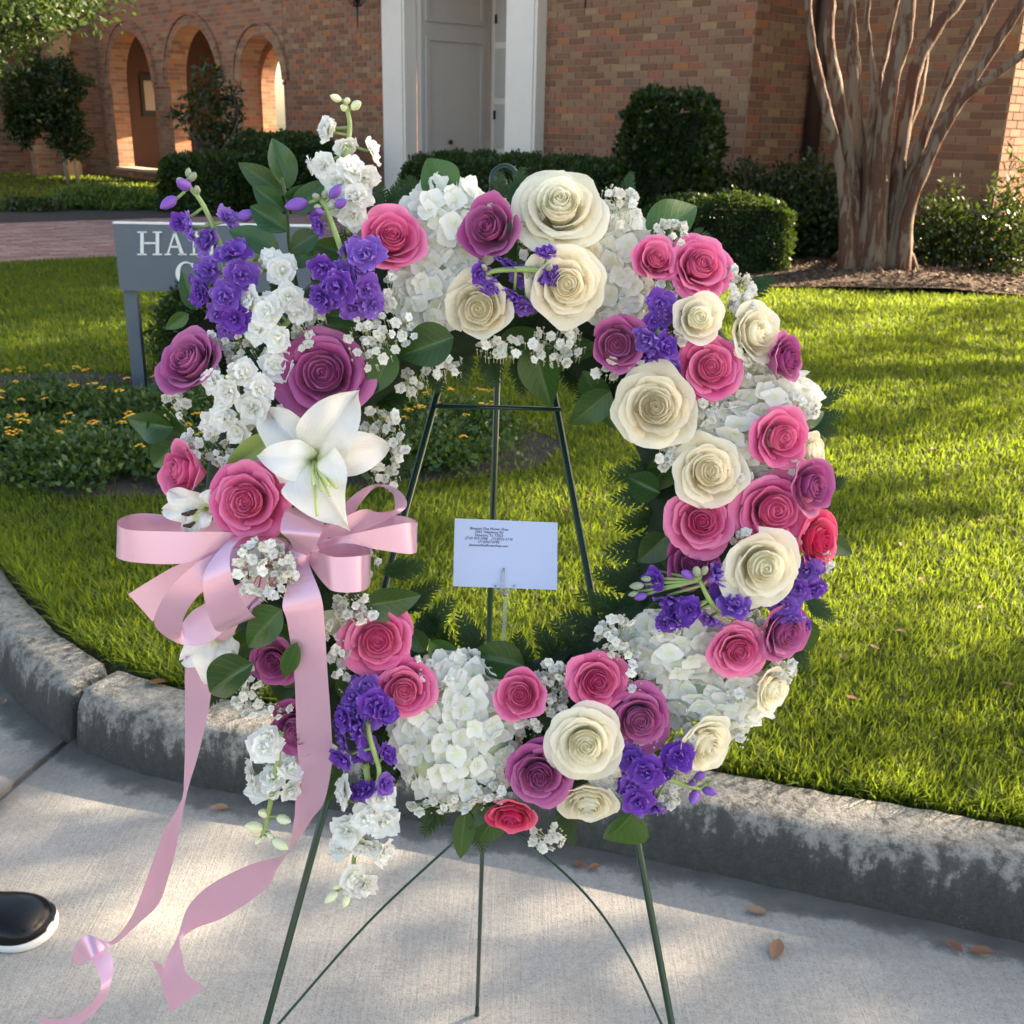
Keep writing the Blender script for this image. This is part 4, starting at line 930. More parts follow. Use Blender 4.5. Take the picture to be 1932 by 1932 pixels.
# ------------------------------------------------------------------ fallen leaves
def dry_leaf_mesh(k):
    m = MB(); nu, nv = 7, 5; vs_ = []; curl = random.uniform(0.15, 0.5); tw = random.uniform(-.3, .3)
    for i in range(nu):
        t = i / (nu - 1); wv = 0.30 * math.sin(PI * min(1, t * 0.98 + 0.01)) ** 0.75 * (1.1 - 0.45 * t)
        for j in range(nv):
            s_ = -1 + 2 * j / (nv - 1); vs_.append((s_ * wv, t - 0.5, curl * (abs(s_) ** 1.5) * wv * 1.6 + 0.16 * (t - .5) ** 2 * curl * 4 + tw * s_ * wv * (t - .5) + 0.02 * random.random()))
    fs = [(i * nv + j, i * nv + j + 1, (i + 1) * nv + j + 1, (i + 1) * nv + j) for i in range(nu - 1) for j in range(nv - 1)]
    m.add(vs_, fs); m.tube([(0, -0.5, 0.03), (0.02, -0.72, 0.06)], [0.015, 0.008], 5); return m.me('fallen_leaf', M_DRY, True)
DL = [dry_leaf_mesh(k) for k in range(5)]
def fleaf(u, v, size, z, rot, label, group=None, k=None):
    p = G(u, v, z); M = Matrix.Translation(p + UPZ * 0.006) @ Matrix.Rotation(rot, 4, 'Z') @ Matrix.Rotation(random.uniform(-.2, .2), 4, 'X') @ Matrix.Scale(size, 4)
    return tag(ob('fallen_leaf', DL[random.randrange(5) if k is None else k], None, M), label, 'leaf', group)
g = 'dry leaves on the concrete'
fleaf(295, 1291, 0.05, 0.160, 1.4, 'brown dry leaf lying on top of the kerb by the ribbon', g)
fleaf(413, 1531, 0.045, 0, 1.9, 'brown curled leaf on the drive left of the hanging white stock', g)
fleaf(1094, 1637, 0.032, 0, 0.6, 'dark curled leaf on the drive below the wreath, left one of a touching pair', g)
fleaf(1120, 1642, 0.03, 0, 2.0, 'tan dry leaf on the drive below the wreath, right one of a touching pair', g)
fleaf(1425, 1723, 0.045, 0, 1.5, 'thin brown leaf lying flat near the kerb right of the easel leg', g)
fleaf(1464, 1797, 0.052, 0, 2.7, 'broad tan leaf on the drive, the largest at lower right', g, 1)
fleaf(1798, 1791, 0.04, 0, 0.5, 'reddish brown upright leaf at the right of the drive', g)
fleaf(1849, 1802, 0.048, 0, 1.2, 'brown leaf nearest the right edge of the drive', g)
fleaf(8, 1328, 0.03, 0, 0.3, 'small yellowish leaf at the left edge of the drive', g)
for (u, v) in ((1555, 905), (1700, 1030), (1738, 1097), (1760, 850), (1820, 640), (1870, 690), (1690, 770), (1610, 650), (1530, 590), (1880, 560), (1650, 1225), (1900, 1295), (1790, 900), (1740, 700), (1850, 985), (1605, 1320), (1590, 1245), (1700, 1195), (1850, 1150), (1560, 830), (1115, 940), (1065, 965), (1080, 1120), (1770, 1010), (1640, 705)):
    z = 0.22
    for _ in range(3): p = G(u, v, z); z = LZ(p.x, p.y) + 0.05
    fleaf(u, v, 0.030, z, random.uniform(0, 6), 'small reddish dry leaf caught in the lawn grass', 'small dry leaves on the lawn')

# ------------------------------------------------------------------ shoe at the left edge
toe = G(92, 1768, 0.0); shoe = empty('shoe', (toe.x - 0.15, toe.y + 0.01, 0), 'black leather shoe with white sole at the lower left edge', 'shoe')
def outline(t, s_, infl=0.0):
    # t 0 heel .. 1 toe ; half width
    wv = 0.034 + 0.020 * sstep(0.2, 0.75, t) - 0.006 * math.sin(PI * t * 2) ; wv *= (1 - max(0, (t - 0.80) / 0.20) ** 2.6) ** 0.5 if t < 1 else 0
    wv *= (1 - max(0, (0.12 - t) / 0.12) ** 2.4) ** 0.5 if t > 0 else 0
    return s_ * (wv + infl)
LS = 0.29; NT = 28; NP = 15
def shoe_pt(t, a):
    # a -1..1 across the top
    top = 0.058 + 0.045 * sstep(0.62, 0.25, t) + 0.012 * sstep(0.3, 0.0, t); top = 0.012 + (top - 0.012) * (1 - max(0, (t - 0.68) / 0.32) ** 2.4) ** 0.55 if t < 1 else 0.012
    ang = a * PI / 2; x = (t - 1) * LS; y = outline(t, 1) * math.copysign(abs(math.sin(ang)) ** 0.75, a); z = 0.012 + (top - 0.012) * abs(math.cos(ang)) ** 0.7
    return Vector((x, y, z))
R_ = Matrix.Translation(Vector((toe.x, toe.y + 0.012, 0.001))) @ Matrix.Rotation(-0.10, 4, 'Z')
vs_ = [shoe_pt(0.004 + 0.992 * i / NT, -1 + 2 * j / (NP - 1)) for i in range(NT + 1) for j in range(NP)]
fs = []
for i in range(NT):
    for j in range(NP - 1):
        t = (i + .5) / NT; a = abs(-1 + 2 * (j + .5) / (NP - 1))
        if 0.07 < t < 0.40 and a < 0.46: continue           # the opening
        fs.append((i * NP + j, i * NP + j + 1, (i + 1) * NP + j + 1, (i + 1) * NP + j))
me = mesh('upper', vs_, fs, M_SHOE); up_ = ob('upper', me, shoe, R_); sm = up_.modifiers.new('thick', 'SOLIDIFY'); sm.thickness = 0.003; sm.offset = -1; up_.modifiers.new('sub', 'SUBSURF').render_levels = 1
m = MB(); ring = [(0.0 + 1.0 * i / 30) for i in range(31)]; pts = []
for i in range(64):
    a = 2 * PI * i / 64; t = 0.5 - 0.5 * math.cos(a); s_ = 1 if i < 32 else -1; pts.append(((t - 1) * LS + 0.006 * (t * 2 - 1), outline(min(max(t, 0.0001), 0.9999), s_, 0.0) + s_ * 0.005, 0))
n = len(pts); lv = [(0.0, -0.002), (0.003, 0.0), (0.011, 0.0005), (0.015, -0.002)]
V_ = [(p[0], p[1] + (sg if p[1] > 0 else -sg), z) for z, sg in lv for p in pts]
m.add(V_, [(k * n + i, k * n + (i + 1) % n, (k + 1) * n + (i + 1) % n, (k + 1) * n + i) for k in range(3) for i in range(n)] + [tuple(reversed(range(n))), tuple(range(3 * n, 4 * n))]); m.build('sole', M_SOLE, shoe, R_, True)
m = MB(); vs_ = [(Vector((x, y * 0.86, 0.03)) - Vector((0, 0, 0))) for x, y, z in pts]; m.add(vs_, [tuple(range(n))]); m.build('insole', M_LIN, shoe, R_)

# ================================================================== the wreath
LEAN = math.radians(15)
WX = Vector((1, 0, 0)); WZ = Vector((0, math.sin(LEAN), math.cos(LEAN))); WN = Vector((0, -math.cos(LEAN), math.sin(LEAN)))   # right, up, towards the viewer
_d = ray(930, 968); WO = EYE + _d * (0.935 / _d.dot(F))                   # centre of the foam ring
def wp(u, v, h=0.0):
    d = ray(u, v); return EYE + d * ((WO + WN * h - EYE).dot(WN) / d.dot(WN))
def mpp(p): return (p - EYE).dot(F) / FPX                                # metres per picture unit there
def local(u, v):
    q = wp(u, v) - WO; return q.dot(WX), q.dot(WZ)
RM = 0.195
def ring_h(u, v):
    x, z = local(u, v); rho = math.hypot(x, z) - RM
    return 0.050 * math.sqrt(max(0.0, 1 - min(1, (rho / 0.125) ** 2)))
def ring_tilt(u, v):
    x, z = local(u, v); r_ = math.hypot(x, z) + 1e-6; k = max(-1.0, min(1.0, (r_ - RM) / 0.11)) * 0.55
    return x / r_ * k, z / r_ * k
wreath = empty('flower_wreath', WO - WZ * 0.33, 'round standing wreath of pink, mauve and cream roses, hydrangeas and stock', 'wreath')

# foam ring
m = MB(); nu, nv = 64, 14; vs_ = []; fs = []
for i in range(nu):
    a = 2 * PI * i / nu
    for j in range(nv):
        b = 2 * PI * j / nv; r_ = RM + 0.058 * math.cos(b); vs_.append(WO + WX * (r_ * math.cos(a)) + WZ * (r_ * math.sin(a)) + WN * (0.032 * math.sin(b) - 0.012))
for i in range(nu):
    for j in range(nv): fs.append((i * nv + j, ((i + 1) % nu) * nv + j, ((i + 1) % nu) * nv + (j + 1) % nv, i * nv + (j + 1) % nv))
m.add(vs_, fs); m.build('foam_ring', M_FOAM, wreath, smooth=True)

# ---- roses
def patch(fn, nu, nv):
    vs_ = []; pt = []; ps = []
    for i in range(nu + 1):
        t = i / nu
        for j in range(nv + 1):
            s_ = -1 + 2 * j / nv; vs_.append(fn(t, s_)); pt.append(t); ps.append(s_)
    fs = [(i * (nv + 1) + j, i * (nv + 1) + j + 1, (i + 1) * (nv + 1) + j + 1, (i + 1) * (nv + 1) + j) for i in range(nu) for j in range(nv)]
    return vs_, fs, pt, ps
def rose_petal(k, phi, rn, openness):
    Ri = (0.06 + 0.94 * k ** 0.95) * rn.uniform(0.96, 1.05); rb = 0.03 + 0.24 * k; top = 0.64 - 0.40 * k ** 1.4 * openness + rn.uniform(-0.035, 0.035) * min(1, k * 3) ; bot = -0.55
    wd = 2.2 + (1.12 - 2.2) * min(1, k * 1.5); cu = sstep(0.2, 0.95, k) * (0.8 + 0.4 * rn.random()) * openness; ph = rn.uniform(0, 6.28); amp = rn.uniform(0.014, 0.042)
    spir = 0.10 + 0.06 * rn.random(); tipk = rn.uniform(0.0, 0.07); lean = rn.uniform(-0.03, 0.05); curl_side = rn.uniform(-0.3, 0.3)
    def fn(t, s_):
        ang = phi + s_ * wd * (0.35 + 0.65 * math.sin(PI / 2 * min(1, t * 1.25)))
        q = max(0, (t - 0.70) / 0.30)
        b0, b1, b2 = (1 - t) ** 2, 2 * t * (1 - t), t * t; r_ = 0.08 * b0 + (0.97 - 0.20 * k) * Ri * b1 + Ri * b2
        r_ *= 1 - 0.6 * max(0.0, 1 - k * 14.0) * t * t - 0.06 * max(0.0, 1 - k * 2) * t
        z = bot * b0 + (top - 0.62 + 0.22 * k) * b1 + top * b2
        r_ += (0.15 * cu + lean) * q * q * (0.6 + 0.4 * (1 - abs(s_)) + curl_side * s_); z -= 0.16 * cu * q * q * q * (0.7 + 0.6 * (s_ * curl_side + 0.5))
        e = abs(s_) ** 2.6
        z -= (0.09 + 0.10 * k) * e * t; r_ -= 0.20 * k * k * e * t * Ri
        z += tipk * k * max(0, 1 - abs(s_) * 2.5) * t ** 4; r_ += tipk * k * max(0, 1 - abs(s_) * 2.5) * t ** 4
        r_ *= 1 + spir * s_ * (0.6 + 0.4 * t) * (1 - 0.3 * k)
        r_ += amp * math.sin(2.6 * s_ * PI + ph) * t * t * (0.3 + 0.7 * k); z += amp * math.cos(3.3 * s_ * PI + ph) * t * t * (0.4 + 0.6 * k)
        return (r_ * math.cos(ang), r_ * math.sin(ang), z)
    return fn
def rose_kind(seed, openness, n_in=9, n_out=11):
    rn = random.Random(seed); core = []; outer = []; n = n_in + n_out; phi = rn.uniform(0, 6.28)
    for i in range(n):
        if i < n_in: k = 0.44 * (i / n_in) ** 1.0; phi += 2.40 + rn.uniform(-0.25, 0.25)
        else:
            j = i - n_in; L = j // 3; k = 0.46 + 0.54 * (L + (j % 3) * 0.18 + 0.55) / ((n_out - 1) // 3 + 0.91); k = min(1.0, k); phi += 2.0944 + rn.uniform(-0.2, 0.2) + (1.0472 if j % 3 == 0 else 0)
        p = patch(rose_petal(k, phi, rn, openness), 10, 12 if k > 0.35 else 14)
        (core if i < n_in else outer).append(p)
    def dome(t, s_):
        r_ = 0.42 * t; kk = max(0.0, (r_ - 0.06) / 0.94); a = s_ * PI; return (r_ * math.cos(a), r_ * math.sin(a), 0.64 - 0.40 * kk ** 1.4 * openness - 0.16 - 0.10 * t)
    v, f, pt, ps = patch(dome, 6, 20); core.append((v, f, [0.12] * len(pt), ps)); return core, outer
KINDS = [rose_kind(3, 1.0, 12, 12), rose_kind(8, 0.75, 11, 9), rose_kind(21, 1.2, 14, 15), rose_kind(34, 0.5, 11, 6), rose_kind(55, 0.9, 13, 12), rose_kind(71, 1.1, 11, 12), rose_kind(83, 0.65, 12, 9), rose_kind(97, 0.6, 10, 8), rose_kind(102, 1.05, 12, 10)]
ALT = {0: (0, 5), 1: (1, 6), 2: (2, 2), 3: (3, 7), 4: (4, 8)}
SEP = None
_rc = {}
def rose_meshes(kind, col):
    if (kind, col) not in _rc:
        core, outer = KINDS[kind]; m = MB()
        for v, f, pt, ps in core: m.add(v, f, pt=pt, ps=ps)
        cm = m.me('rose', M_ROSE[col], True); om = []
        for v, f, pt, ps in outer: om.append(mesh('petal', v, f, M_ROSE[col], {'pt': pt, 'ps': ps}))
        _rc[(kind, col)] = (cm, om)
    return _rc[(kind, col)]
LBL = {'pink': 'pink rose', 'hot': 'hot pink rose', 'mauve': 'mauve purple rose', 'cream': 'cream white rose', 'peach': 'warm cream rose'}
def axis_frame(n, spin, sx, sz):
    x = WX - n * WX.dot(n); x.normalize(); y = n.cross(x)
    a = x * math.cos(spin) + y * math.sin(spin); b = n.cross(a); return a * sx, b * sx, n * sz
def rose(u, v, d, col, tx=None, tz=None, kind=None, dh=0.0, zs=1.0):
    h = ring_h(u, v) + 0.022 + dh; p = wp(u, v, h); s_ = d * mpp(p) / (2.10 if col in ('cream', 'peach') else 1.98); a, b = ring_tilt(u, v)
    n = (WN + WX * (a if tx is None else tx) + WZ * (b if tz is None else tz)).normalized()
    X, Y_, Z = axis_frame(n, random.uniform(0, 6.28), s_, s_ * zs)
    cm, om = rose_meshes(random.choice(ALT[kind or 0]), col)
    M = frame(p - n * s_ * 0.15 * zs, X, Y_, Z); o = ob('rose', cm, wreath, M); o['label'] = LBL[col]
    for q in om: ob('petal', q, o, M)
    return o
ROSES = [
    (738, 452, 122, 'pink', 0.25, 0.35, 1), (928, 432, 120, 'mauve', -0.5, 0.1, 3), (1055, 392, 172, 'cream', 0.0, 0.45, 2), (1068, 537, 148, 'peach', 0.1, -0.1, 4), (905, 582, 134, 'peach', -0.1, -0.15, 3),
    (1236, 490, 86, 'pink', 0.2, 0.25, 1), (1320, 503, 122, 'pink', 0.25, 0.3, 0), (1316, 602, 104, 'cream', 0.1, 0.15, 3), (1424, 630, 124, 'cream', 0.7, 0.15, 1),
    (1164, 650, 106, 'mauve', -0.1, -0.1, 3), (1340, 694, 118, 'pink', 0.0, 0.05, 0), (1478, 680, 96, 'mauve', 1.1, 0.1, 3), (1235, 768, 156, 'peach', -0.05, 0.0, 4), (1472, 826, 114, 'pink', 0.25, 0.0, 1),
    (1337, 890, 138, 'peach', 0.05, 0.1, 4), (1524, 918, 112, 'mauve', 0.75, 0.1, 3), (1458, 963, 138, 'pink', 0.15, 0.05, 0), (1322, 984, 122, 'pink', 0.0, 0.15, 0), (1540, 1018, 112, 'hot', 1.0, 0.0, 1),  # last one: pink rose coloured hot pink to stand for sun on it
    (1305, 1064, 104, 'mauve', 0.0, 0.3, 3), (1438, 1068, 158, 'cream', 0.1, -0.05, 4), (1478, 1190, 110, 'mauve', 0.6, -0.2, 1), (1392, 1226, 104, 'pink', 0.1, -0.1, 0), (1455, 1298, 92, 'cream', 0.9, -0.2, 1),
    (1126, 1285, 108, 'pink', 0.1, 0.1, 4), (1205, 1356, 118, 'mauve', 0.1, -0.05, 0), (1104, 1402, 142, 'cream', 0.0, 0.0, 2), (1330, 1402, 118, 'cream', 0.6, -0.3, 1), (1018, 1460, 118, 'mauve', -0.1, 0.0, 0),
    (983, 1312, 98, 'pink', -0.2, 0.3, 3), (966, 1537, 92, 'hot', -0.1, -0.8, 1), (1110, 1512, 112, 'cream', 0.0, -0.8, 1), (764, 1300, 108, 'pink', 0.05, 0.0, 0), (712, 1208, 132, 'pink', 0.15, 0.05, 0),
    (518, 1246, 92, 'mauve', -0.1, -0.1, 1), (562, 1372, 112, 'mauve', -0.2, -0.2, 1), (468, 946, 146, 'pink', -0.05, 0.05, 0), (348, 890, 112, 'pink', -0.95, 0.1, 3), (360, 685, 130, 'mauve', -0.45, 0.55, 1), (612, 706, 160, 'mauve', 0.0, 0.1, 0),
    (1532, 850, 70, 'cream', 0.9, 0.1, 1), (1105, 480, 70, 'cream', 0.4, 0.0, 1),
]
RDH = {(1322, 984): -0.004, (1438, 1068): 0.016, (1458, 963): -0.002, (1316, 602): 0.010, (1235, 768): 0.006, (1110, 1512): 0.004, (1055, 392): 0.006, (1068, 537): 0.008, (1540, 1018): -0.006, (1018, 1460): 0.006, (468, 946): 0.035, (612, 706): 0.006, (518, 1246): -0.004, (562, 1372): -0.004, (1105, 480): -0.02, (348, 890): 0.02, (360, 685): 0.02, (1104, 1402): 0.014, (1330, 1402): 0.0, (1305, 1064): -0.012, (1532, 850): -0.01}
random.seed(5)
for (u, v, d, c, tx, tz, k) in ROSES: rose(u, v, d, c, tx * 0.9, tz * 0.9, k, RDH.get((u, v), 0.0), 1.15 if k == 3 else 1.0)

# ---- hydrangeas
def broad_petal(len_, wid, cup, ruf, rn, notch=0.0):
    ph = rn.uniform(0, 6.28); c2 = cup * rn.uniform(0.6, 1.4)
    def fn(t, s_):
        wv = wid * (math.sin(PI * min(1, 0.12 + 0.80 * t)) ** 0.62) * (0.35 + 0.65 * min(1, t * 2.2)); y = t * len_ * (1 - 0.14 * s_ * s_ * t - notch * max(0, 1 - abs(s_) * 2.5) * t ** 4)
        return (s_ * wv * 0.5, y, c2 * (t * t - 0.25 * t) + 0.18 * cup * s_ * s_ + ruf * math.sin(3.2 * s_ + ph) * t * t + ruf * 0.6 * math.cos(6.0 * t + ph) * abs(s_))
    return fn
def floret4(seed):
    rn = random.Random(seed); m = MB(); a0 = rn.uniform(0, 1)
    for k in range(4):
        v, f, pt, ps = patch(broad_petal(1.0, 1.22 * rn.uniform(0.9, 1.1), 0.26, 0.07, rn), 5, 5); a = a0 + k * PI / 2 + rn.uniform(-.08, .08); c, s_ = math.cos(a), math.sin(a); tl_ = rn.uniform(-0.25, 0.35)
        v = [(x * c - y * s_, x * s_ + y * c, z + y * tl_ * 0.5 + 0.04 * (k % 2)) for x, y, z in v]; m.add(v, f, pt=pt, ps=ps)
    return m.me('floret', M_HYD, True)
H4 = [floret4(100 + i) for i in range(6)]
M_HCORE = simple('pale green flower stalks', (0.50, 0.56, 0.36), 0.7, 0.3, 40)
def ico(name, mat, sub=2):
    bm = bmesh.new(); bmesh.ops.create_icosphere(bm, subdivisions=sub, radius=1.0); me = bpy.data.meshes.new(name); bm.to_mesh(me); bm.free(); me.materials.append(mat)
    me.polygons.foreach_set('use_smooth', [True] * len(me.polygons)); return me
ICO_H = ico('hydrangea', M_HCORE, 3)
def hydrangea(u, v, du, dv, n, size=21, dh=0.0, rot=0.0):
    du *= 1.13; dv *= 1.13; n = int(n * 1.75)
    h = ring_h(u, v) - 0.016 + dh; p = wp(u, v, h); k = mpp(p); rx, rz = du / 2 * k, dv / 2 * k; ry = 0.55 * (rx + rz) / 2
    a = math.radians(rot); X = WX * math.cos(a) + WZ * math.sin(a); Z = WZ * math.cos(a) - WX * math.sin(a)
    rf = size * k; M = frame(p, X * (rx - rf * 0.75), Z * (rz - rf * 0.75), WN * max(0.008, ry - rf * 0.5)); o = ob('hydrangea', ICO_H, wreath, M); o['label'] = 'white hydrangea head'
    for i in range(n):
        c = 1 - 1.12 * (i + 0.5) / n; r_ = math.sqrt(max(0, 1 - c * c)); f = i * 2.39996 + random.uniform(-.2, .2)
        d = Vector((r_ * math.cos(f), r_ * math.sin(f), c)); q = p + X * (d.x * (rx - rf * 0.5)) + Z * (d.y * (rz - rf * 0.5)) + WN * (d.z * ry + random.uniform(-.004, .003))
        nn = (X * (d.x / rx) + Z * (d.y / rz) + WN * (d.z / ry)).normalized(); nn = (nn + Vector([random.uniform(-.45, .45) for _ in range(3)])).normalized()
        ob('floret', H4[random.randrange(6)], o, frame(q, *axis_frame(nn, random.uniform(0, 6.28), rf * random.uniform(0.82, 1.15), rf)))
random.seed(6)
for a in ((848, 432, 165, 165, 46), (812, 545, 135, 150, 40), (1172, 470, 118, 120, 26), (1172, 560, 110, 110, 24), (1440, 750, 170, 120, 34, 21, 0.006), (1385, 830, 200, 130, 40, 21, 0.006), (1290, 1215, 190, 140, 44), (1350, 1310, 190, 130, 42), (862, 1372, 222, 262, 84), (1275, 1300, 120, 110, 20, 21, -0.006), (1335, 800, 110, 100, 16), (1405, 880, 120, 90, 16)): hydrangea(*a)

# ---- stock spikes
def ruffle(seed, mat, name='floret'):
    rn = random.Random(seed); m = MB()
    for (cnt, ln, wd, up, zz) in ((5, 1.08, 1.10, 0.05, 0.0), (4, 0.80, 1.0, 0.42, 0.05), (3, 0.50, 0.75, 0.95, 0.08)):
        a0 = rn.uniform(0, 6.28)
        for k in range(cnt):
            v, f, pt, ps = patch(broad_petal(ln * rn.uniform(0.88, 1.1), wd * rn.uniform(0.85, 1.15), 0.16, 0.15, rn, 0.14), 6, 6); a = a0 + 2 * PI * k / cnt + rn.uniform(-.2, .2); e = up + rn.uniform(-.15, .2)
            ce, se = math.cos(e), math.sin(e); c, s_ = math.cos(a), math.sin(a); o2 = []
            for x, y, z in v:
                y2, z2 = y * ce - z * se, y * se + z * ce; o2.append((x * c - y2 * s_, x * s_ + y2 * c, z2 + zz))
            m.add(o2, f, pt=pt, ps=ps)
    return m.me(name, mat, True)
RW = [ruffle(200 + i, M_WHITE) for i in range(9)]; RP = [ruffle(300 + i, M_PURP) for i in range(9)]
def bud_mesh(mat, name='bud'):
    m = MB(); prof = [(0.0, 0.18), (0.15, 0.42), (0.4, 0.55), (0.7, 0.45), (0.9, 0.22), (1.0, 0.04)]; m.tube([(0, 0, z) for z, r_ in prof], [r_ for z, r_ in prof], 8); return m.me(name, mat, True)
BW_, BP_, BG_ = bud_mesh(M_BUDW), bud_mesh(M_BUDP), bud_mesh(M_BUDG)
def stock(col, stem, florets, buds=(), h0=0.015, size=35, label=None):
    extra = [(f[0] + random.uniform(-24, 24), f[1] + random.uniform(-24, 24), f[2] - random.uniform(0.002, 0.010), f[3] * random.uniform(0.6, 0.85)) for f in florets[::2]]; florets = list(florets) + extra
    """stem: picture polyline (u, v, h); florets and buds: (u, v, h, scale)"""
    P_ = [wp(u, v, ring_h(u, v) + h0 + h) for u, v, h in stem]; m = MB(); C = [Vector(c) for c in cr([tuple(p) for p in P_], 5)]
    m.tube(C, [0.0027 - 0.0011 * i / len(C) for i in range(len(C))], 7)
    pos = []
    for (u, v, h, s_) in list(florets) + [(b[0], b[1], b[2], 0) for b in buds]:
        q = wp(u, v, ring_h(u, v) + h0 + h); near = min(C, key=lambda c: (c - q).length); m.tube([near, near.lerp(q, 0.5) - WN * 0.003, q - WN * 0.004], 0.0013, 5); pos.append((q, near))
    o = m.build('stock', M_STEM, wreath, smooth=True); o['label'] = label or ('white stock spike' if col == 'w' else 'purple stock spike')
    for (f, (q, near)) in zip(florets, pos):
        k = mpp(q) * size * f[3]; out = (q - near); out = out.normalized() if out.length > 0.004 else Vector((0, 0, 0))
        n = (WN * 0.9 + out * 0.8 + Vector([random.uniform(-.65, .65) for _ in range(3)])).normalized()
        ob('floret', (RW if col == 'w' else RP)[random.randrange(9)], o, frame(q, *axis_frame(n, random.uniform(0, 6.28), k * random.uniform(0.82, 1.12), k * random.uniform(0.7, 1.1))))
    for (b, (q, near)) in zip(buds, pos[len(florets):]):
        d = (q - near + WN * 0.004).normalized(); k = mpp(q) * b[3]; x = d.orthogonal().normalized(); y = d.cross(x)
        ob('bud', {'w': BW_, 'p': BP_, 'g': BG_}[b[4] if len(b) > 4 else col], o, frame(q - d * k * 0.4, x * k * 0.62, y * k * 0.62, d * k * 1.15))
random.seed(9)
stock('w', [(660, 440, 0), (650, 330, .01), (660, 240, .01), (650, 190, .01)], [(620, 246, .012, .9), (700, 285, .01, .95), (612, 312, .02, .95), (662, 322, .03, 1.0), (640, 345, .02, 1.05), (690, 335, .02, .9), (672, 375, .02, 1), (640, 385, .015, .9), (668, 408, .012, .9), (650, 275, .015, .8)],
      [(636, 186, .012, 22, 'w'), (655, 190, .014, 18, 'w'), (670, 200, .014, 26, 'w'), (650, 205, .01, 18, 'w')], 0.02)
stock('w', [(560, 560, 0), (520, 520, .005), (490, 490, .005)], [(532, 512, .02, 1.0), (515, 500, .01, .7)], [(480, 475, .01, 18, 'w'), (470, 490, .01, 20, 'w'), (492, 492, .012, 16, 'w'), (488, 512, .012, 22, 'w')], 0.02)
stock('w', [(560, 590, 0), (520, 640, 0), (530, 720, -.01)], [(476, 572, .02, 1.0), (545, 562, .022, 1.05), (505, 590, .025, 1.0), (565, 585, .015, .8), (490, 625, .015, .9), (525, 640, .02, 1.0), (520, 690, .005, .95), (545, 665, .0, .8)], [(455, 565, .015, 18, 'w')], 0.022)
stock('w', [(445, 720, .01), (450, 770, .01), (470, 830, 0)], [(403, 720, .025, .95), (458, 704, .025, .95), (432, 740, .03, .95), (490, 735, .022, .9), (478, 770, .025, .95), (425, 790, .02, 1.0), (450, 815, .015, .8), (400, 800, .01, .8)], [(432, 712, .03, 18, 'w'), (440, 722, .03, 14, 'w')], 0.022)
stock('w', [(530, 1380, 0), (520, 1460, .01), (505, 1540, .01), (495, 1575, .01)], [(500, 1408, .015, 1.0), (478, 1462, .015, .9), (515, 1470, .01, .95), (545, 1450, .0, .9), (490, 1490, .015, .85), (548, 1490, .005, .7)], [(484, 1562, .01, 34, 'w'), (525, 1590, .012, 32, 'w'), (532, 1545, .012, 28, 'w'), (500, 1535, .01, 26, 'w'), (508, 1575, .01, 16, 'w'), (488, 1585, .01, 14, 'w')], 0.03)
stock('w', [(690, 1440, 0), (695, 1520, .005), (670, 1610, .01), (665, 1660, .01)], [(650, 1492, .01, .9), (720, 1505, .01, .9), (725, 1550, .012, .95), (655, 1568, .02, 1.05), (690, 1545, .016, .9), (640, 1600, .012, .8), (722, 1608, .015, .95), (680, 1590, .012, .85), (665, 1655, .016, .85), (690, 1668, .012, .8)], [(628, 1690, .012, 26, 'w'), (654, 1696, .012, 22, 'w'), (640, 1670, .012, 18, 'w')], 0.028)
stock('p', [(430, 560, 0), (420, 480, .012), (385, 390, .018), (350, 345, .018)], [(362, 430, .018, .85), (430, 412, .016, .85), (395, 455, .015, .9), (440, 480, .025, 1.0), (395, 510, .025, 1.0), (455, 520, .02, .95), (380, 545, .02, .95), (425, 560, .022, 1.0), (445, 600, .012, .9), (415, 590, .012, .9)],
      [(350, 350, .02, 34, 'p'), (322, 380, .02, 32, 'p'), (460, 408, .02, 34, 'p'), (362, 335, .02, 22, 'g'), (342, 342, .022, 20, 'g'), (355, 328, .02, 18, 'g'), (372, 360, .02, 20, 'g')], 0.03)
stock('p', [(660, 580, 0), (655, 510, .012), (620, 405, .02), (605, 375, .02)], [(690, 480, .022, 1.05), (610, 505, .022, .95), (640, 540, .025, 1.05), (690, 545, .015, .9), (610, 560, .016, .9), (655, 470, .012, .85), (605, 425, .018, .65), (665, 580, .01, .9), (700, 575, .008, .8)],
      [(565, 385, .022, 38, 'p'), (630, 365, .024, 30, 'p'), (640, 385, .024, 28, 'p'), (598, 372, .024, 20, 'g'), (612, 368, .024, 18, 'g'), (600, 390, .026, 16, 'g'), (622, 372, .02, 14, 'g'), (605, 400, .026, 18, 'p')], 0.034)
stock('p', [(1040, 512, .022), (985, 508, .024), (930, 512, .022), (900, 528, .02)], [(905, 515, .022, .75), (955, 500, .015, .85), (985, 520, .012, .85), (1030, 480, .026, .75), (1040, 520, .026, .7), (970, 555, .015, .85), (990, 580, .012, .75), (925, 540, .018, .6)], [(915, 506, .024, 18, 'g'), (1035, 505, .03, 22, 'g')], 0.012)
stock('p', [(1250, 700, 0), (1240, 620, .01), (1245, 560, .01)], [(1245, 570, .016, .8), (1270, 590, .012, .7), (1222, 640, .018, .95), (1255, 655, .02, .95), (1235, 605, .012, .8), (1262, 690, .008, .8), (1225, 675, .01, .8)], (), 0.014)
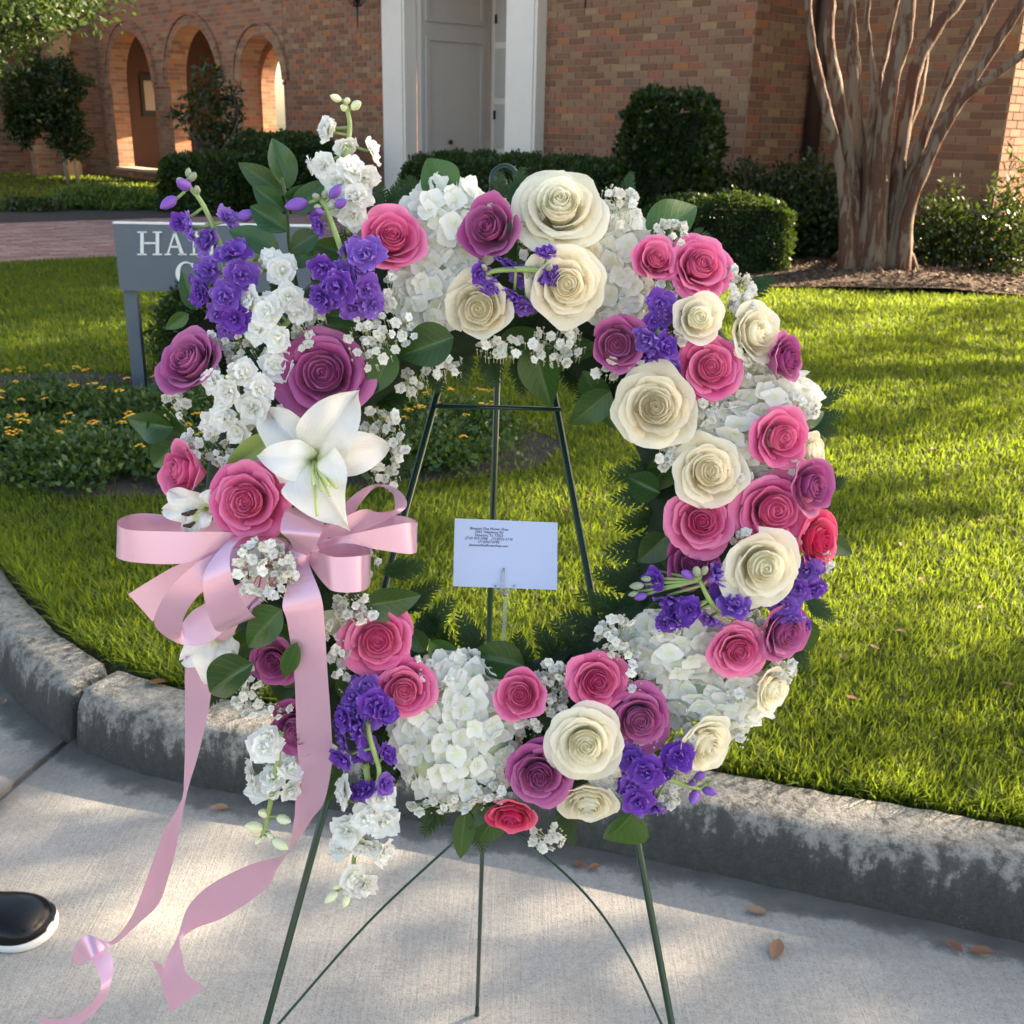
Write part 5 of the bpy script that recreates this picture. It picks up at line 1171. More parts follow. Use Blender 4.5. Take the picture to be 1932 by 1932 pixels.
stock('p', [(1390, 1170, 0), (1345, 1140, .022), (1320, 1095, .024)], [(1235, 1095, .01, .75), (1262, 1125, .012, .85), (1300, 1150, .02, .85), (1350, 1085, .02, .8), (1385, 1145, .025, 1.1), (1340, 1165, .012, .9), (1270, 1155, .01, .8), (1365, 1120, .012, .8)], [(1205, 1105, .012, 24, 'g'), (1212, 1125, .012, 22, 'p'), (1315, 1080, .028, 26, 'g'), (1328, 1078, .028, 22, 'g'), (1300, 1085, .026, 28, 'p'), (1198, 1120, .01, 18, 'g'), (1340, 1095, .028, 18, 'p'), (1222, 1092, .012, 18, 'g')], 0.012)
stock('p', [(1450, 1130, 0), (1500, 1115, .01), (1530, 1090, .01)], [(1525, 1075, .01, .85), (1505, 1110, .014, .9), (1480, 1140, .012, .9), (1535, 1110, .012, .85), (1495, 1165, .012, .75), (1460, 1125, .006, .8)], (), 0.014)
stock('p', [(1190, 1440, 0), (1260, 1470, .016), (1320, 1490, .02)], [(1218, 1455, .024, 1.1), (1280, 1425, .02, .85), (1190, 1430, .012, .8), (1205, 1510, .02, .95), (1250, 1455, .012, .8), (1180, 1480, .01, .75), (1235, 1520, .012, .7)], [(1312, 1500, .024, 32, 'p'), (1335, 1492, .024, 26, 'p'), (1325, 1470, .022, 18, 'g'), (1340, 1478, .022, 16, 'g'), (1305, 1478, .022, 18, 'p'), (1318, 1465, .022, 24, 'p')], 0.014)
stock('p', [(690, 1290, 0), (695, 1380, .016), (715, 1450, .018), (710, 1490, .016)], [(690, 1290, .006, .8), (705, 1325, .018, .95), (650, 1355, .018, .95), (725, 1345, .018, .95), (680, 1375, .016, .9), (645, 1430, .014, .85), (700, 1410, .01, .8), (730, 1425, .012, .7), (690, 1492, .016, .75), (725, 1480, .018, .75), (650, 1395, .01, .8), (668, 1320, .01, .8)], (), 0.022)

# ---- lilies
def lily_petal(o, c, tip, wd, bulge, back, twist=0.0, name='petal', mat=M_LILY):
    c = Vector(c); tip = Vector(tip); L = (tip - c).length; y = (tip - c).normalized(); x = y.cross(WN).normalized(); z = x.cross(y)
    def fn(t, s_):
        wv = wd * (math.sin(PI * (0.07 + 0.92 * t)) ** 0.62) * (1 - 0.10 * t); b = bulge * math.sin(PI * t * 0.85) - back * t ** 3
        q = c + y * (L * t) + z * (b - 0.18 * wd * s_ * s_ * (1 - 0.4 * t) * -1 + 0.0025 * math.sin(5 * t + 3 * s_) + 0.0045 * math.sin(11 * t + 2 * s_) * s_ * s_) + x * (s_ * wv / 2)
        q = q + z * (twist * s_ * t * wv * 0.5) - z * (0.10 * wd * math.exp(-(s_ * 6) ** 2)); return tuple(q)
    v, f, pt, ps = patch(fn, 14, 10); pt = [min(1, 0.02 + t * 1.9) for t in pt]
    ob(name, mesh(name, v, f, mat, {'pt': pt, 'ps': ps}), o)
def lily(c, tips, h0, stam, label, dark=False):
    cu, cv = c; cc = wp(cu, cv, ring_h(cu, cv) + h0); m = MB()
    k = mpp(cc)
    for (u, v, hh) in stam:
        q = wp(u, v, ring_h(cu, cv) + h0 + hh); m.tube([cc, cc.lerp(q, 0.5) + WN * 0.004, q], [0.0016, 0.0012, 0.0012], 6)
    o = m.build('lily', M_PISTIL, wreath, smooth=True); o['label'] = label
    for (u, v, hh) in (stam if dark else stam[:0]):
        q = wp(u, v, ring_h(cu, cv) + h0 + hh); m = MB(); m.tube([q - WX * 0.005, q, q + WX * 0.004 + WZ * .003], [0.001, 0.0022, 0.001], 6); m.build('anther', M_POLLEN, o, smooth=True)
    for (u, v, hh, wd, bu, ba) in tips: lily_petal(o, cc, wp(u, v, ring_h(cu, cv) + h0 + hh), wd * k, bu, ba)
lily((592, 868), [(500, 775, -.012, 92, .012, .01), (735, 842, -.010, 88, .014, .016), (545, 935, -.006, 85, .014, .012), (672, 740, .012, 112, .016, .012), (490, 862, .016, 80, .018, .018), (648, 990, .034, 132, .022, .016)], 0.055,
     [(598, 972, .058), (606, 925, .052), (618, 915, .052), (634, 920, .05), (590, 915, .05), (622, 935, .052)], 'large open white lily')
lily((392, 960), [(318, 925, .006, 52, .01, .004), (306, 962, .006, 50, .01, .006), (348, 1008, .008, 52, .01, .004), (420, 925, 0, 50, .01, .004), (365, 1012, .012, 46, .01, .004)], 0.045, [(355, 970, .018), (358, 992, .02), (362, 968, .018)], 'small half open lily with dark anthers', True)
lily((420, 1200), [(345, 1245, .0, 60, .01, .004), (450, 1240, .0, 52, .01, .004), (395, 1290, .006, 70, .012, .004)], 0.01, [(400, 1260, .01)], 'lily hanging behind the bow')
# green lily bud
q0, q1 = wp(610, 1158, .05), wp(652, 1196, .055); m = MB(); C = [q0.lerp(q1, i / 6) for i in range(7)]; m.tube(C, [.004, .0085, .0105, .0105, .009, .006, .001], 8); m.build('lily_bud', M_BUDW, wreath, smooth=True)

# ---- greenery
def leaf_patch(seed, fold, curl, wav, round_=0.7):
    rn = random.Random(seed); ph = rn.uniform(0, 6)
    def fn(t, s_):
        wv = 0.5 * (math.sin(PI * (t ** round_)) ** 0.85) if 0 < t < 1 else 0.0
        wv = max(wv, 0.012 if t < 0.5 else 0.0)
        return (s_ * wv, t, fold * abs(s_) * wv - curl * t * t + wav * math.sin(7 * t + ph) * s_ * wv)
    v, f, pt, ps = patch(fn, 14, 8); return v, f, pt, ps
_lf = {}
def leaf_mesh(mat, seed, round_=0.72):
    key = (mat.name, seed, round_)
    if key not in _lf:
        rn = random.Random(seed); v, f, pt, ps = leaf_patch(seed, rn.uniform(0.25, 0.75), rn.uniform(-0.10, 0.45), rn.uniform(-.3, .3), round_); _lf[key] = mesh('leaf', v, f, mat, {'pt': pt, 'ps': ps})
    return _lf[key]
def leaf(u0, v0, u1, v1, wd, h=0.0, mat=None, h1=None, round_=0.72, roll=None, par=None):
    a = wp(u0, v0, ring_h(u0, v0) + h); b = wp(u1, v1, ring_h(u0, v0) * 0.8 + (h if h1 is None else h1)); y = b - a; L = y.length; yn = y.normalized(); x = yn.cross(WN).normalized(); z = x.cross(yn)
    r_ = random.uniform(-.35, .35) if roll is None else roll; x, z = x * math.cos(r_) + z * math.sin(r_), z * math.cos(r_) - x * math.sin(r_)
    W_ = wd * mpp(a); return ob('leaf', leaf_mesh(mat or M_LEAF, random.randrange(5), round_), par or wreath, frame(a, x * W_, yn * L, z * W_))
random.seed(12)
for a in ((850, 372, 806, 300, 78, .0), (1222, 445, 1322, 378, 82, .0), (712, 598, 588, 592, 52, .03), (856, 636, 748, 672, 84, .03), (738, 658, 702, 744, 60, .03), (1005, 645, 1038, 772, 78, .0), (1152, 738, 1074, 806, 62, .0),
          (328, 806, 228, 796, 58, .0), (688, 1142, 798, 1132, 70, .03), (532, 1150, 452, 1224, 76, .06), (478, 1252, 376, 1308, 82, .055), (560, 1212, 534, 1284, 36, .06), (990, 1258, 878, 1232, 74, .0), (878, 1528, 868, 1620, 44, -.01),
          (948, 1522, 900, 1592, 62, -.01), (1198, 1528, 1146, 1600, 86, -.01), (1500, 800, 1562, 775, 40, .0), (1555, 1015, 1608, 1046, 38, .0), (1515, 1165, 1530, 1235, 44, .0), (372, 585, 343, 512, 38, .02), (356, 592, 310, 622, 28, .02),
          (500, 1180, 610, 1240, 50, .0), (640, 1270, 690, 1330, 50, .0), (810, 1210, 870, 1250, 50, .0), (740, 1240, 800, 1190, 40, -.01), (330, 770, 290, 850, 70, -.01), (350, 830, 275, 880, 60, -.015), (600, 1030, 660, 1090, 60, .01), (1245, 930, 1180, 900, 60, -.01),
          (1280, 860, 1215, 930, 60, -.02), (1260, 1010, 1205, 1060, 60, -.02), (1100, 700, 1160, 810, 55, -.02), (440, 600, 470, 660, 50, .01), (610, 610, 690, 650, 44, .02), (560, 1320, 600, 1420, 50, .0), (640, 1440, 610, 1520, 45, 0), (800, 1230, 770, 1180, 40, 0)): leaf(*a)
leaf(538, 822, 418, 892, 66, .045, M_LEAFP, .05); leaf(1498, 735, 1535, 795, 52, .0, M_LEAFP); leaf(560, 1010, 470, 1010, 40, .02, M_LEAFP)
# ruscus sprig
m = MB(); m.tube([wp(560, 540, .03), wp(545, 460, .045), wp(541, 380, .05), wp(532, 335, .05)], 0.0016, 6); rus = m.build('ruscus_sprig', M_TWIG, wreath, smooth=True)
for (a, b, c, d, w_) in ((545, 356, 517, 258, 54), (538, 368, 449, 307, 46), (538, 398, 474, 350, 42), (543, 436, 468, 386, 50), (545, 388, 578, 350, 36), (550, 402, 625, 338, 48), (528, 472, 428, 428, 54), (550, 470, 604, 438, 46), (548, 500, 590, 470, 40)):
    leaf(a, b, c, d, w_, .03, M_RUSC, .04, 0.85, par=rus)
# leatherleaf fern
def fern_mesh(seed):
    rn = random.Random(seed); m = MB(); m.tube([(0, 0, 0), (0, 0.5, 0.02), (0, 1, -0.03)], [0.012, 0.009, 0.003], 5, pt=0.5, ps=0.0)
    for i in range(12):
        t = 0.06 + 0.92 * i / 12; ln = 0.50 * (1 - t) ** 0.8 * (0.55 + 0.45 * min(1, t * 5)) + 0.05
        for sg in (-1, 1):
            a = rn.uniform(0.75, 0.95); dx, dy = sg * math.sin(a), math.cos(a); nx, ny = -dy * sg, dx * sg; teeth = 5; up = []; lo = []; zz = rn.uniform(-.08, .10)
            for k in range(teeth * 2 + 1):
                q = k / (teeth * 2); wv = ln * 0.24 * (1 - q) ** 0.7 * (1.0 if k % 2 else 0.45) + 0.004; up.append((q, wv)); lo.append((q, -wv * 0.9))
            vs_ = []
            for q, wv in up + lo[::-1]: vs_.append((dx * ln * (q + (0.05 if abs(wv) > ln * 0.1 else 0)) + nx * wv, t + dy * ln * q + ny * wv, 0.01 + zz * ln * q * 2 - 0.15 * ln * q * q))
            n = len(up); m.add(vs_, [(k, k + 1, 2 * n - 2 - k, 2 * n - 1 - k) for k in range(n - 1)], pt=0.5, ps=0.5)
    return m.me('fern', M_FERN, False)
FM = [fern_mesh(i) for i in range(5)]
def fern(u0, v0, u1, v1, wd, h=-0.01, h1=None):
    a = wp(u0, v0, h); b = wp(u1, v1, h if h1 is None else h1); y = b - a; L = y.length; yn = y.normalized(); x = yn.cross(WN).normalized(); z = x.cross(yn); r_ = random.uniform(-.5, .5)
    x, z = x * math.cos(r_) + z * math.sin(r_), z * math.cos(r_) - x * math.sin(r_); W_ = wd * mpp(a) * 1.25; ob('fern', FM[random.randrange(5)], wreath, frame(a, x * W_, yn * L, z * W_))
for a in ((735, 415, 762, 335, 70), (712, 410, 718, 345, 60), (965, 385, 988, 312, 55), (940, 385, 945, 322, 50), (1178, 370, 1193, 322, 34), (1300, 450, 1345, 452, 55), (1400, 560, 1462, 520, 55), (1500, 780, 1600, 733, 55), (1510, 800, 1592, 778, 50), (1500, 810, 1585, 815, 50),
          (1540, 1000, 1600, 1045, 45), (1520, 1130, 1578, 1172, 45), (1490, 1210, 1528, 1268, 40), (1280, 890, 1142, 897, 70), (1290, 920, 1150, 945, 70), (1290, 970, 1155, 995, 70), (1290, 1030, 1135, 1045, 80), (1270, 1070, 1140, 1095, 70), (1240, 1120, 1115, 1075, 70), (1220, 1180, 1085, 1115, 70),
          (1180, 1215, 1055, 1155, 70), (1120, 1260, 1040, 1165, 65), (1060, 1270, 1010, 1175, 60), (990, 1280, 975, 1190, 60), (910, 1260, 865, 1150, 65), (860, 1260, 800, 1145, 65), (770, 1220, 860, 1125, 60), (740, 1160, 835, 1095, 60), (720, 1080, 810, 1066, 55), (700, 900, 790, 862, 55), (705, 830, 790, 800, 55),
          (700, 760, 790, 740, 55), (870, 650, 872, 728, 65), (920, 650, 934, 735, 60), (985, 660, 985, 748, 60), (1070, 670, 1085, 745, 60), (790, 660, 835, 745, 60), (1140, 700, 1085, 765, 55), (845, 1500, 795, 1578, 60), (900, 1520, 912, 1608, 65), (1060, 1500, 1080, 1600, 50), (330, 700, 280, 740, 50), (420, 1290, 380, 1340, 40), (790, 380, 770, 330, 45), (1560, 920, 1600, 900, 40)): fern(*a)
for k in range(170):                                   # fill between the flowers
    a = rng.uniform(0, 2 * PI); r_ = RM + rng.uniform(-0.06, 0.06); q = WO + WX * (r_ * math.cos(a)) + WZ * (r_ * math.sin(a)); u, v = proj(q); an = a + rng.uniform(-1.3, 1.3); L = rng.uniform(80, 140)
    if rng.random() < 0.6: fern(u, v, u + math.cos(an) * L * .8, v - math.sin(an) * L * .8, 65, rng.uniform(0.0, 0.02), rng.uniform(-0.005, 0.03))
    else: leaf(u, v, u + math.cos(an) * L * 0.7, v - math.sin(an) * L * 0.7, 52, rng.uniform(-0.035, -0.015), None, rng.uniform(-.02, 0.005))

# ---- baby's breath
def gyp_mesh(seed):
    rn = random.Random(seed); m = MB()
    for (cnt, ln, e) in ((6, 1.0, 0.25), (6, 0.85, 0.7), (5, 0.65, 1.15)):
        for k in range(cnt):
            v, f, pt, ps = patch(broad_petal(ln * rn.uniform(.85, 1.1), 1.0, -0.15, 0.10, rn, 0.0), 3, 3); a = 2 * PI * k / cnt + rn.uniform(-.3, .3) + e; ee = e + rn.uniform(-.2, .2); ce, se, c, s_ = math.cos(ee), math.sin(ee), math.cos(a), math.sin(a)
            m.add([(x * c - (y * ce - z * se) * s_, x * s_ + (y * ce - z * se) * c, y * se + z * ce - 0.2) for x, y, z in v], f, pt=pt, ps=ps)
    return m.me('blossom', M_GYP, True)
GY = [gyp_mesh(400 + i) for i in range(4)]
def gyp(u, v, ru, rv, n, h=0.012):
    base = wp(u, v, ring_h(u, v) - 0.02); m = MB(); pos = []
    for k in range(n * 3):
        a = random.uniform(0, 6.28); r_ = math.sqrt(random.random()); uu, vv_ = u + ru * r_ * math.cos(a), v + rv * r_ * math.sin(a); q = wp(uu, vv_, ring_h(u, v) + h + random.uniform(-.010, .014))
        if k < n:
            if any((q - p).length < 0.0055 for p in pos): continue
            pos.append(q); m.tube([base.lerp(q, 0.25), base.lerp(q, 0.6) + WZ * 0.003, q - WN * 0.003], 0.0004, 4)
        else:
            m.tube([q - WN * 0.012 - WZ * 0.004, q], 0.0003, 3); e = random.uniform(0.0007, 0.0014); m.add([q + d * e for d in (WX, -WX, WZ, -WZ, WN, -WN)], [(0, 2, 4), (2, 1, 4), (1, 3, 4), (3, 0, 4), (2, 0, 5), (1, 2, 5), (3, 1, 5), (0, 3, 5)])
    o = m.build('babys_breath', M_BUDW if False else M_GYPS, wreath); o['label'] = "spray of white baby's breath"
    for q in pos:
        s_ = random.uniform(0.0034, 0.0056); n_2 = (WN + Vector([random.uniform(-.7, .7) for _ in range(3)])).normalized()
        ob('blossom', GY[random.randrange(4)], o, frame(q, *axis_frame(n_2, random.uniform(0, 6.28), s_, s_)))
M_GYPS = simple('pale green thread stem', (0.42, 0.46, 0.30), 0.6)
random.seed(15)
for a in ((1165, 385, 42, 42, 20), (1265, 440, 32, 26, 18), (1385, 540, 40, 42, 24), (1400, 585, 28, 26, 10), (700, 645, 50, 55, 24, .03), (735, 560, 18, 40, 10, .02), (690, 600, 26, 26, 8, .03), (945, 655, 50, 24, 14), (1050, 652, 60, 38, 24), (990, 445, 13, 42, 10), (375, 835, 40, 32, 16, .025), (425, 860, 22, 28, 8, .03),
          (450, 660, 36, 28, 12, .02), (720, 830, 48, 62, 28, .01), (725, 900, 30, 22, 7), (500, 1075, 60, 58, 52, .075), (665, 1150, 42, 32, 20, .03), (640, 1250, 16, 60, 10, .02), (1165, 1215, 42, 58, 26), (1040, 1300, 34, 52, 30), (1000, 1375, 26, 18, 7), (468, 1305, 30, 48, 20, .02), (515, 1340, 40, 16, 8, .02),
          (1475, 1268, 30, 28, 14), (1395, 1385, 18, 28, 6), (1035, 1580, 34, 24, 12), (845, 1522, 72, 14, 16), (1265, 1505, 22, 18, 6), (1335, 775, 18, 28, 7), (1560, 1060, 12, 28, 5), (1258, 860, 14, 26, 7), (700, 1045, 14, 46, 10, .02), (1020, 395, 20, 26, 6), (1140, 700, 30, 24, 6), (1500, 760, 20, 20, 5), (560, 640, 30, 30, 10, .02), (840, 690, 40, 24, 10, .01), (780, 720, 30, 30, 8, 0), (760, 620, 26, 30, 10, .02), (1210, 700, 30, 20, 8), (1410, 690, 26, 20, 8), (1270, 640, 24, 18, 6), (930, 390, 30, 20, 7), (1200, 1290, 26, 26, 8), (1290, 1390, 28, 22, 8), (1060, 1450, 24, 20, 7), (920, 1500, 30, 20, 8), (600, 1180, 24, 30, 8, .03), (330, 770, 26, 30, 8), (410, 640, 26, 22, 7, .02), (1500, 1010, 18, 26, 5), (1390, 900, 24, 20, 6), (790, 1260, 24, 24, 7), (1215, 1400, 24, 18, 6), (1530, 770, 20, 20, 6), (1255, 545, 26, 22, 8), (1380, 665, 22, 22, 7), (1275, 830, 24, 22, 8), (1395, 1015, 20, 16, 6), (1265, 1185, 24, 20, 8), (1165, 1410, 20, 20, 7), (1275, 1475, 22, 20, 8), (590, 600, 24, 22, 8, .02), (540, 790, 24, 24, 7, .02), (660, 1095, 24, 22, 8, .02), (1420, 1170, 20, 16, 6), (1500, 880, 18, 18, 5), (830, 1290, 20, 18, 6), (1390, 1310, 20, 16, 5)): gyp(a[0], a[1], a[2], a[3], int(a[4] * 1.25), *a[5:])

# ================================================================== easel
H_E = -0.045
easel = empty('wire_easel', (0, 1.0, 0.0), 'dark green metal tripod easel holding up the wreath', 'easel')
def ep(u, v, h=H_E): return wp(u, v, h)
top = ep(952, 350)
def to_ground(a, b):
    d = b - a; return a + d * ((0.0 - a.z) / d.z)
fl = to_ground(ep(835, 690), ep(500, 1932)); fr_ = to_ground(ep(1055, 770), ep(1270, 1932)); fb = G(900, 1915, 0.0)
topL, topR = ep(931, 352), ep(972, 352)
for a, b in ((topL, fl), (topR, fr_), (ep(950, 340, H_E - 0.012), fb)):
    m = MB(); m.tube([a, a.lerp(b, 0.5), b + UPZ * 0.002], 0.0034, 10); m.build('leg', M_EASEL, easel, smooth=True)
    m = MB(); m.tube([b + (a - b).normalized() * 0.03, b + UPZ * 0.0005], [0.0040, 0.0042], 10); m.build('foot_cap', M_EASEL, easel, smooth=True)
m = MB(); m.tube([ep(820, 766, H_E + .004), ep(1058, 772, H_E + .004)], 0.0021, 8); m.build('crossbar', M_EASEL, easel, smooth=True)
m = MB(); m.tube([ep(838, 1390, H_E + .004), ep(1170, 1395, H_E + .004)], 0.0021, 8); m.build('crossbar', M_EASEL, easel, smooth=True)
m = MB(); lp = [top + WX * (0.011 * math.cos(x)) + WZ * (0.012 * math.sin(x) + 0.004) for x in [2 * PI * i / 20 for i in range(20)]]; m.tube(lp + lp[:1], 0.0035, 8); m.build('hanging_loop', M_EASEL, easel, smooth=True)
lm = ep(950, 340, H_E - .012).lerp(fb, 0.60)
for pts in ([(868, 1578), (700, 1735), (522, 1936)], [(958, 1562), (1040, 1625), (1120, 1705), (1190, 1810), (1250, 1936)]):
    hs = [-0.16, -0.10, -0.02] if len(pts) == 3 else [-0.16, -0.13, -0.09, -0.05, -0.01]
    C = cr([tuple(wp(u, v, H_E + h)) for (u, v), h in zip(pts, hs)], 6); m = MB(); m.tube([lm] + [Vector(c) for c in C], 0.0014, 8); m.build('brace_wire', M_EASEL, easel, smooth=True)

# ================================================================== card on its plastic fork
HC = 0.0
kk = [wp(858, 978, HC), wp(1052, 986, HC), wp(1051, 1113, HC), wp(855, 1106, HC)]
cu_ = (kk[1] - kk[0]).normalized(); cd_ = (kk[3] - kk[0]).normalized(); cn = cu_.cross(cd_).normalized(); cn = -cn if cn.dot(WN) < 0 else cn
card = empty('enclosure_card', (kk[2] + kk[3]) / 2, 'small printed white card on a clear stake inside the wreath', 'card')
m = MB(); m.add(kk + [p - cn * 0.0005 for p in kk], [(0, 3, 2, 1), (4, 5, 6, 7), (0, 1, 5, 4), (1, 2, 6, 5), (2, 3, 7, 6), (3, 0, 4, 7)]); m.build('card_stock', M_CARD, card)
CW = (kk[1] - kk[0]).length
def text_line(body, fu, fv, size, shear=0.25, align='CENTER'):
    cv = bpy.data.curves.new('t', 'FONT'); cv.body = body; cv.size = size; cv.shear = shear; cv.align_x = align; cv.offset = size * 0.012
    t = bpy.data.objects.new('t', cv); me = bpy.data.meshes.new_from_object(t); bpy.data.objects.remove(t); bpy.data.curves.remove(cv)
    me.materials.append(M_INK); p = kk[0] + cu_ * (CW * fu) + cd_ * (CW * fv) + cn * 0.0003
    up = -cd_; o = ob('printed_text', me, card, frame(p, cu_, up, cn)); return o
for body, fu, fv, s_ in (('Blossom Fine Flower Shop', 0.335, 0.100, 0.0031), ('3343 Telephone Rd', 0.335, 0.132, 0.0031), ('Houston, Tx 77023', 0.335, 0.164, 0.0031), ('(713) 923-1998    (713)923-2176', 0.335, 0.196, 0.0031), ('(713)927-0795', 0.335, 0.228, 0.0031), ('blossomfineflowershop.com', 0.335, 0.262, 0.0030)): text_line(body, fu, fv, s_)
pick = empty('card_holder', wp(948, 1240, 0.01), 'clear plastic fork stake holding the card upright', 'card holder')
pa = wp(955, 1110, HC - 0.002); pb = wp(948, 1245, 0.012)
m = MB(); m.box((pa + pb) / 2, 0.0036, 0.0026, (pa - pb).length, WX, WN, (pa - pb).normalized()); m.build('stake', M_CLEAR, pick)
m = MB()
for sg in (-1, 1): m.tube([wp(952, 1124, HC + .0015), wp(952 + sg * 17, 1112, HC + .0022), wp(952 + sg * 18, 1104, HC + .0024)], 0.0010, 6)
m.build('side_prong', M_CLEAR, pick, smooth=True)
m = MB(); m.tube([wp(952, 1124, HC + .0015), wp(948, 1108, HC + .0032), wp(948, 1085, HC + .003), wp(951, 1072, HC + .0022)], [0.0010, 0.0020, 0.0017, 0.0006], 6); m.build('front_prong', M_CLEAR, pick, smooth=True)

# ================================================================== satin bow
bow = empty('ribbon_bow', wp(565, 1050, 0.07), 'pink satin ribbon bow with long streamers on the left of the wreath', 'bow')
def ribbon(name, rows_, n=10, nw=6, sag=0.0):
    """rows: (u1, v1, h1, u2, v2, h2) two edges of the band"""
    E_ = [tuple(wp(a, b, c)) + tuple(wp(d, e, f)) for a, b, c, d, e, f in rows_]; C = cr(E_, n); vs_ = []; pt = []; ps = []
    for i, c in enumerate(C):
        a = Vector(c[:3]); b = Vector(c[3:])
        for j in range(nw + 1): s_ = j / nw; vs_.append(a.lerp(b, s_)); pt.append(s_); ps.append(i / len(C))
    fs = [(i * (nw + 1) + j, i * (nw + 1) + j + 1, (i + 1) * (nw + 1) + j + 1, (i + 1) * (nw + 1) + j) for i in range(len(C) - 1) for j in range(nw)]
    o = ob(name, mesh(name, vs_, fs, M_SATIN, {'pt': pt, 'ps': ps}), bow); return o
ribbon('loop', [(540, 1018, .075, 540, 1032, .075), (430, 985, .058, 430, 1030, .055), (330, 973, .055, 330, 1040, .052), (258, 969, .062, 252, 1046, .060), (222, 983, .082, 219, 1049, .080), (240, 999, .104, 246, 1060, .102), (330, 1003, .112, 333, 1064, .110), (430, 1004, .108, 415, 1050, .106), (505, 1010, .098, 500, 1042, .098), (560, 1030, .092, 560, 1044, .092)])
ribbon('streamer_end', [(560, 1036, .09, 562, 1046, .09), (480, 1035, .088, 497, 1068, .088), (400, 1042, .080, 430, 1090, .080), (333, 1067, .072, 375, 1122, .072), (285, 1094, .066, 328, 1148, .066), (242, 1121, .062, 287, 1172, .062)])
ribbon('loop', [(560, 1040, .092, 566, 1048, .092), (470, 1033, .102, 505, 1055, .100), (410, 1042, .112, 440, 1075, .108), (362, 1070, .118, 402, 1098, .114), (322, 1108, .118, 372, 1126, .114), (298, 1147, .112, 350, 1158, .108), (292, 1180, .098, 341, 1187, .096), (322, 1207, .082, 340, 1190, .082), (356, 1218, .074, 341, 1181, .074), (388, 1215, .070, 362, 1154, .070), (422, 1190, .068, 402, 1130, .068), (500, 1110, .072, 480, 1085, .072), (556, 1058, .08, 552, 1050, .08)])
ribbon('loop', [(562, 1036, .098, 566, 1042, .098), (505, 1010, .108, 530, 1016, .108), (440, 1016, .120, 466, 1012, .124), (392, 1066, .128, 436, 1040, .130), (383, 1106, .130, 437, 1086, .132), (391, 1152, .124, 455, 1130, .124), (406, 1188, .110, 480, 1163, .108), (426, 1190, .092, 488, 1156, .090), (452, 1172, .078, 494, 1136, .078), (480, 1132, .068, 530, 1098, .068), (508, 1060, .066, 556, 1044, .066), (550, 1036, .074, 565, 1034, .074)])
ribbon('loop', [(562, 1046, .08, 570, 1046, .08), (552, 985, .082, 594, 1000, .082), (548, 957, .094, 602, 964, .094), (537, 966, .116, 612, 988, .116), (529, 1001, .126, 606, 1006, .126), (546, 1020, .120, 594, 1032, .120), (562, 1054, .104, 573, 1052, .104)])
ribbon('loop', [(575, 1038, .08, 577, 1044, .08), (640, 960, .062, 650, 990, .060), (685, 922, .058, 687, 940, .056), (720, 913, .058, 714, 918, .056), (752, 925, .062, 741, 932, .066), (768, 949, .070, 743, 962, .084), (752, 969, .080, 713, 966, .094), (682, 1001, .094, 681, 962, .100), (607, 1018, .098, 616, 995, .102), (570, 1042, .092, 576, 1030, .092)])
ribbon('loop', [(574, 1036, .09, 578, 1044, .09), (648, 1012, .100, 648, 1025, .100), (713, 997, .108, 713, 1037, .106), (765, 987, .104, 772, 1045, .102), (788, 986, .088, 786, 1038, .088), (772, 977, .074, 757, 1022, .074), (742, 973, .066, 742, 1002, .066), (680, 985, .066, 680, 1012, .066), (585, 1035, .078, 585, 1042, .078)])
ribbon('loop', [(572, 1036, .086, 574, 1046, .086), (597, 1018, .080, 594, 1050, .080), (648, 1018, .074, 648, 1056, .074), (690, 1029, .080, 692, 1080, .080), (699, 1043, .096, 698, 1103, .096), (680, 1049, .116, 680, 1116, .116), (632, 1051, .122, 632, 1116, .120), (604, 1043, .116, 609, 1099, .112), (585, 1040, .104, 583, 1064, .102), (570, 1044, .096, 570, 1052, .096)])
m = MB(); kc = wp(567, 1046, .094); m.tube([kc - WX * .009 - WZ * .007, kc + WN * .008, kc + WX * .010 + WZ * .006], [.009, .011, .009], 10); m.build('knot', M_SATIN, bow, smooth=True)
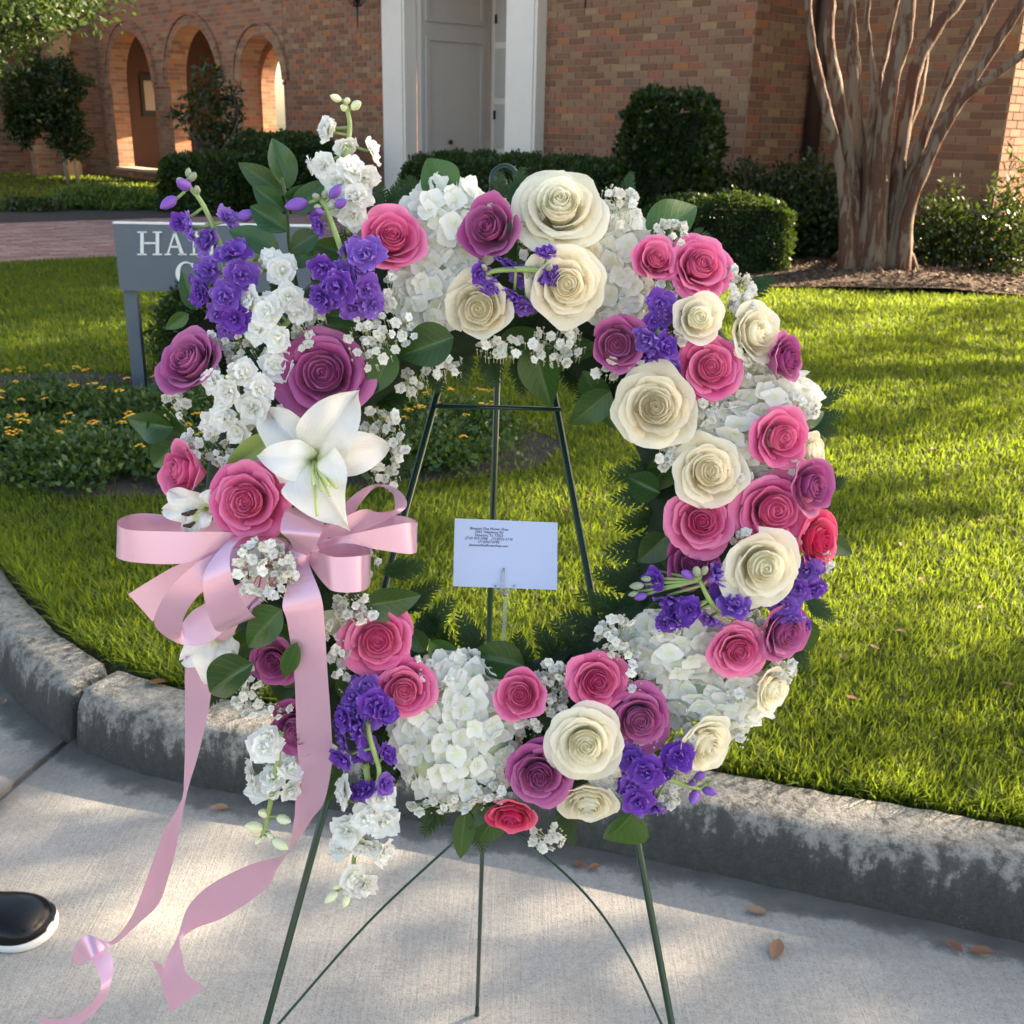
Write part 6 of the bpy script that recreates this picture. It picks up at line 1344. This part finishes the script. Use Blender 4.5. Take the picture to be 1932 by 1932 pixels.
ribbon('streamer', [(566, 1050, .100, 578, 1050, .100), (548, 1084, .112, 588, 1078, .112), (533, 1140, .118, 606, 1126, .116), (542, 1175, .114, 612, 1173, .112), (555, 1270, .096, 618, 1270, .100), (559, 1370, .076, 625, 1372, .082), (562, 1440, .060, 626, 1440, .066), (558, 1500, .050, 612, 1512, .050), (555, 1545, .044, 588, 1546, .034), (546, 1590, .044, 560, 1590, .024), (536, 1612, .040, 528, 1632, .018), (470, 1632, .034, 500, 1678, .012), (396, 1670, .022, 424, 1730, .002), (354, 1712, .004, 368, 1752, -.008), (336, 1765, -.012, 340, 1776, -.006), (312, 1815, -.016, 344, 1800, .006), (304, 1856, -.014, 352, 1836, .010), (322, 1912, -.010, 386, 1862, .014)], 8)
ribbon('streamer_end', [(306, 1870, -.03, 312, 1868, -.02), (302, 1845, -.034, 308, 1828, -.022), (285, 1811, -.036, 307, 1820, -.020)], 6)
ribbon('streamer', [(470, 1120, .06, 500, 1110, .06), (405, 1170, .060, 460, 1160, .060), (356, 1212, .058, 430, 1218, .056), (349, 1264, .050, 404, 1272, .046), (349, 1312, .042, 395, 1331, .038), (349, 1395, .026, 376, 1417, .024), (347, 1470, .014, 355, 1488, .012), (342, 1510, .008, 339, 1564, .000), (311, 1567, .004, 332, 1602, -.010), (285, 1635, -.004, 320, 1646, -.022), (259, 1706, -.014, 300, 1704, -.034), (240, 1742, -.022, 262, 1742, -.038), (217, 1770, -.030, 225, 1775, -.038), (200, 1776, -.034, 206, 1786, -.034), (166, 1764, -.034, 182, 1800, -.022), (146, 1777, -.040, 166, 1812, -.026), (135, 1806, -.052, 150, 1822, -.050), (140, 1818, -.064, 160, 1800, -.066), (172, 1812, -.066, 206, 1796, -.072), (187, 1841, -.062, 214, 1826, -.070), (190, 1866, -.058, 209, 1856, -.064), (174, 1890, -.056, 194, 1892, -.062), (144, 1914, -.056, 164, 1924, -.060), (108, 1924, -.056, 124, 1938, -.058), (70, 1916, -.056, 84, 1934, -.058)], 7)
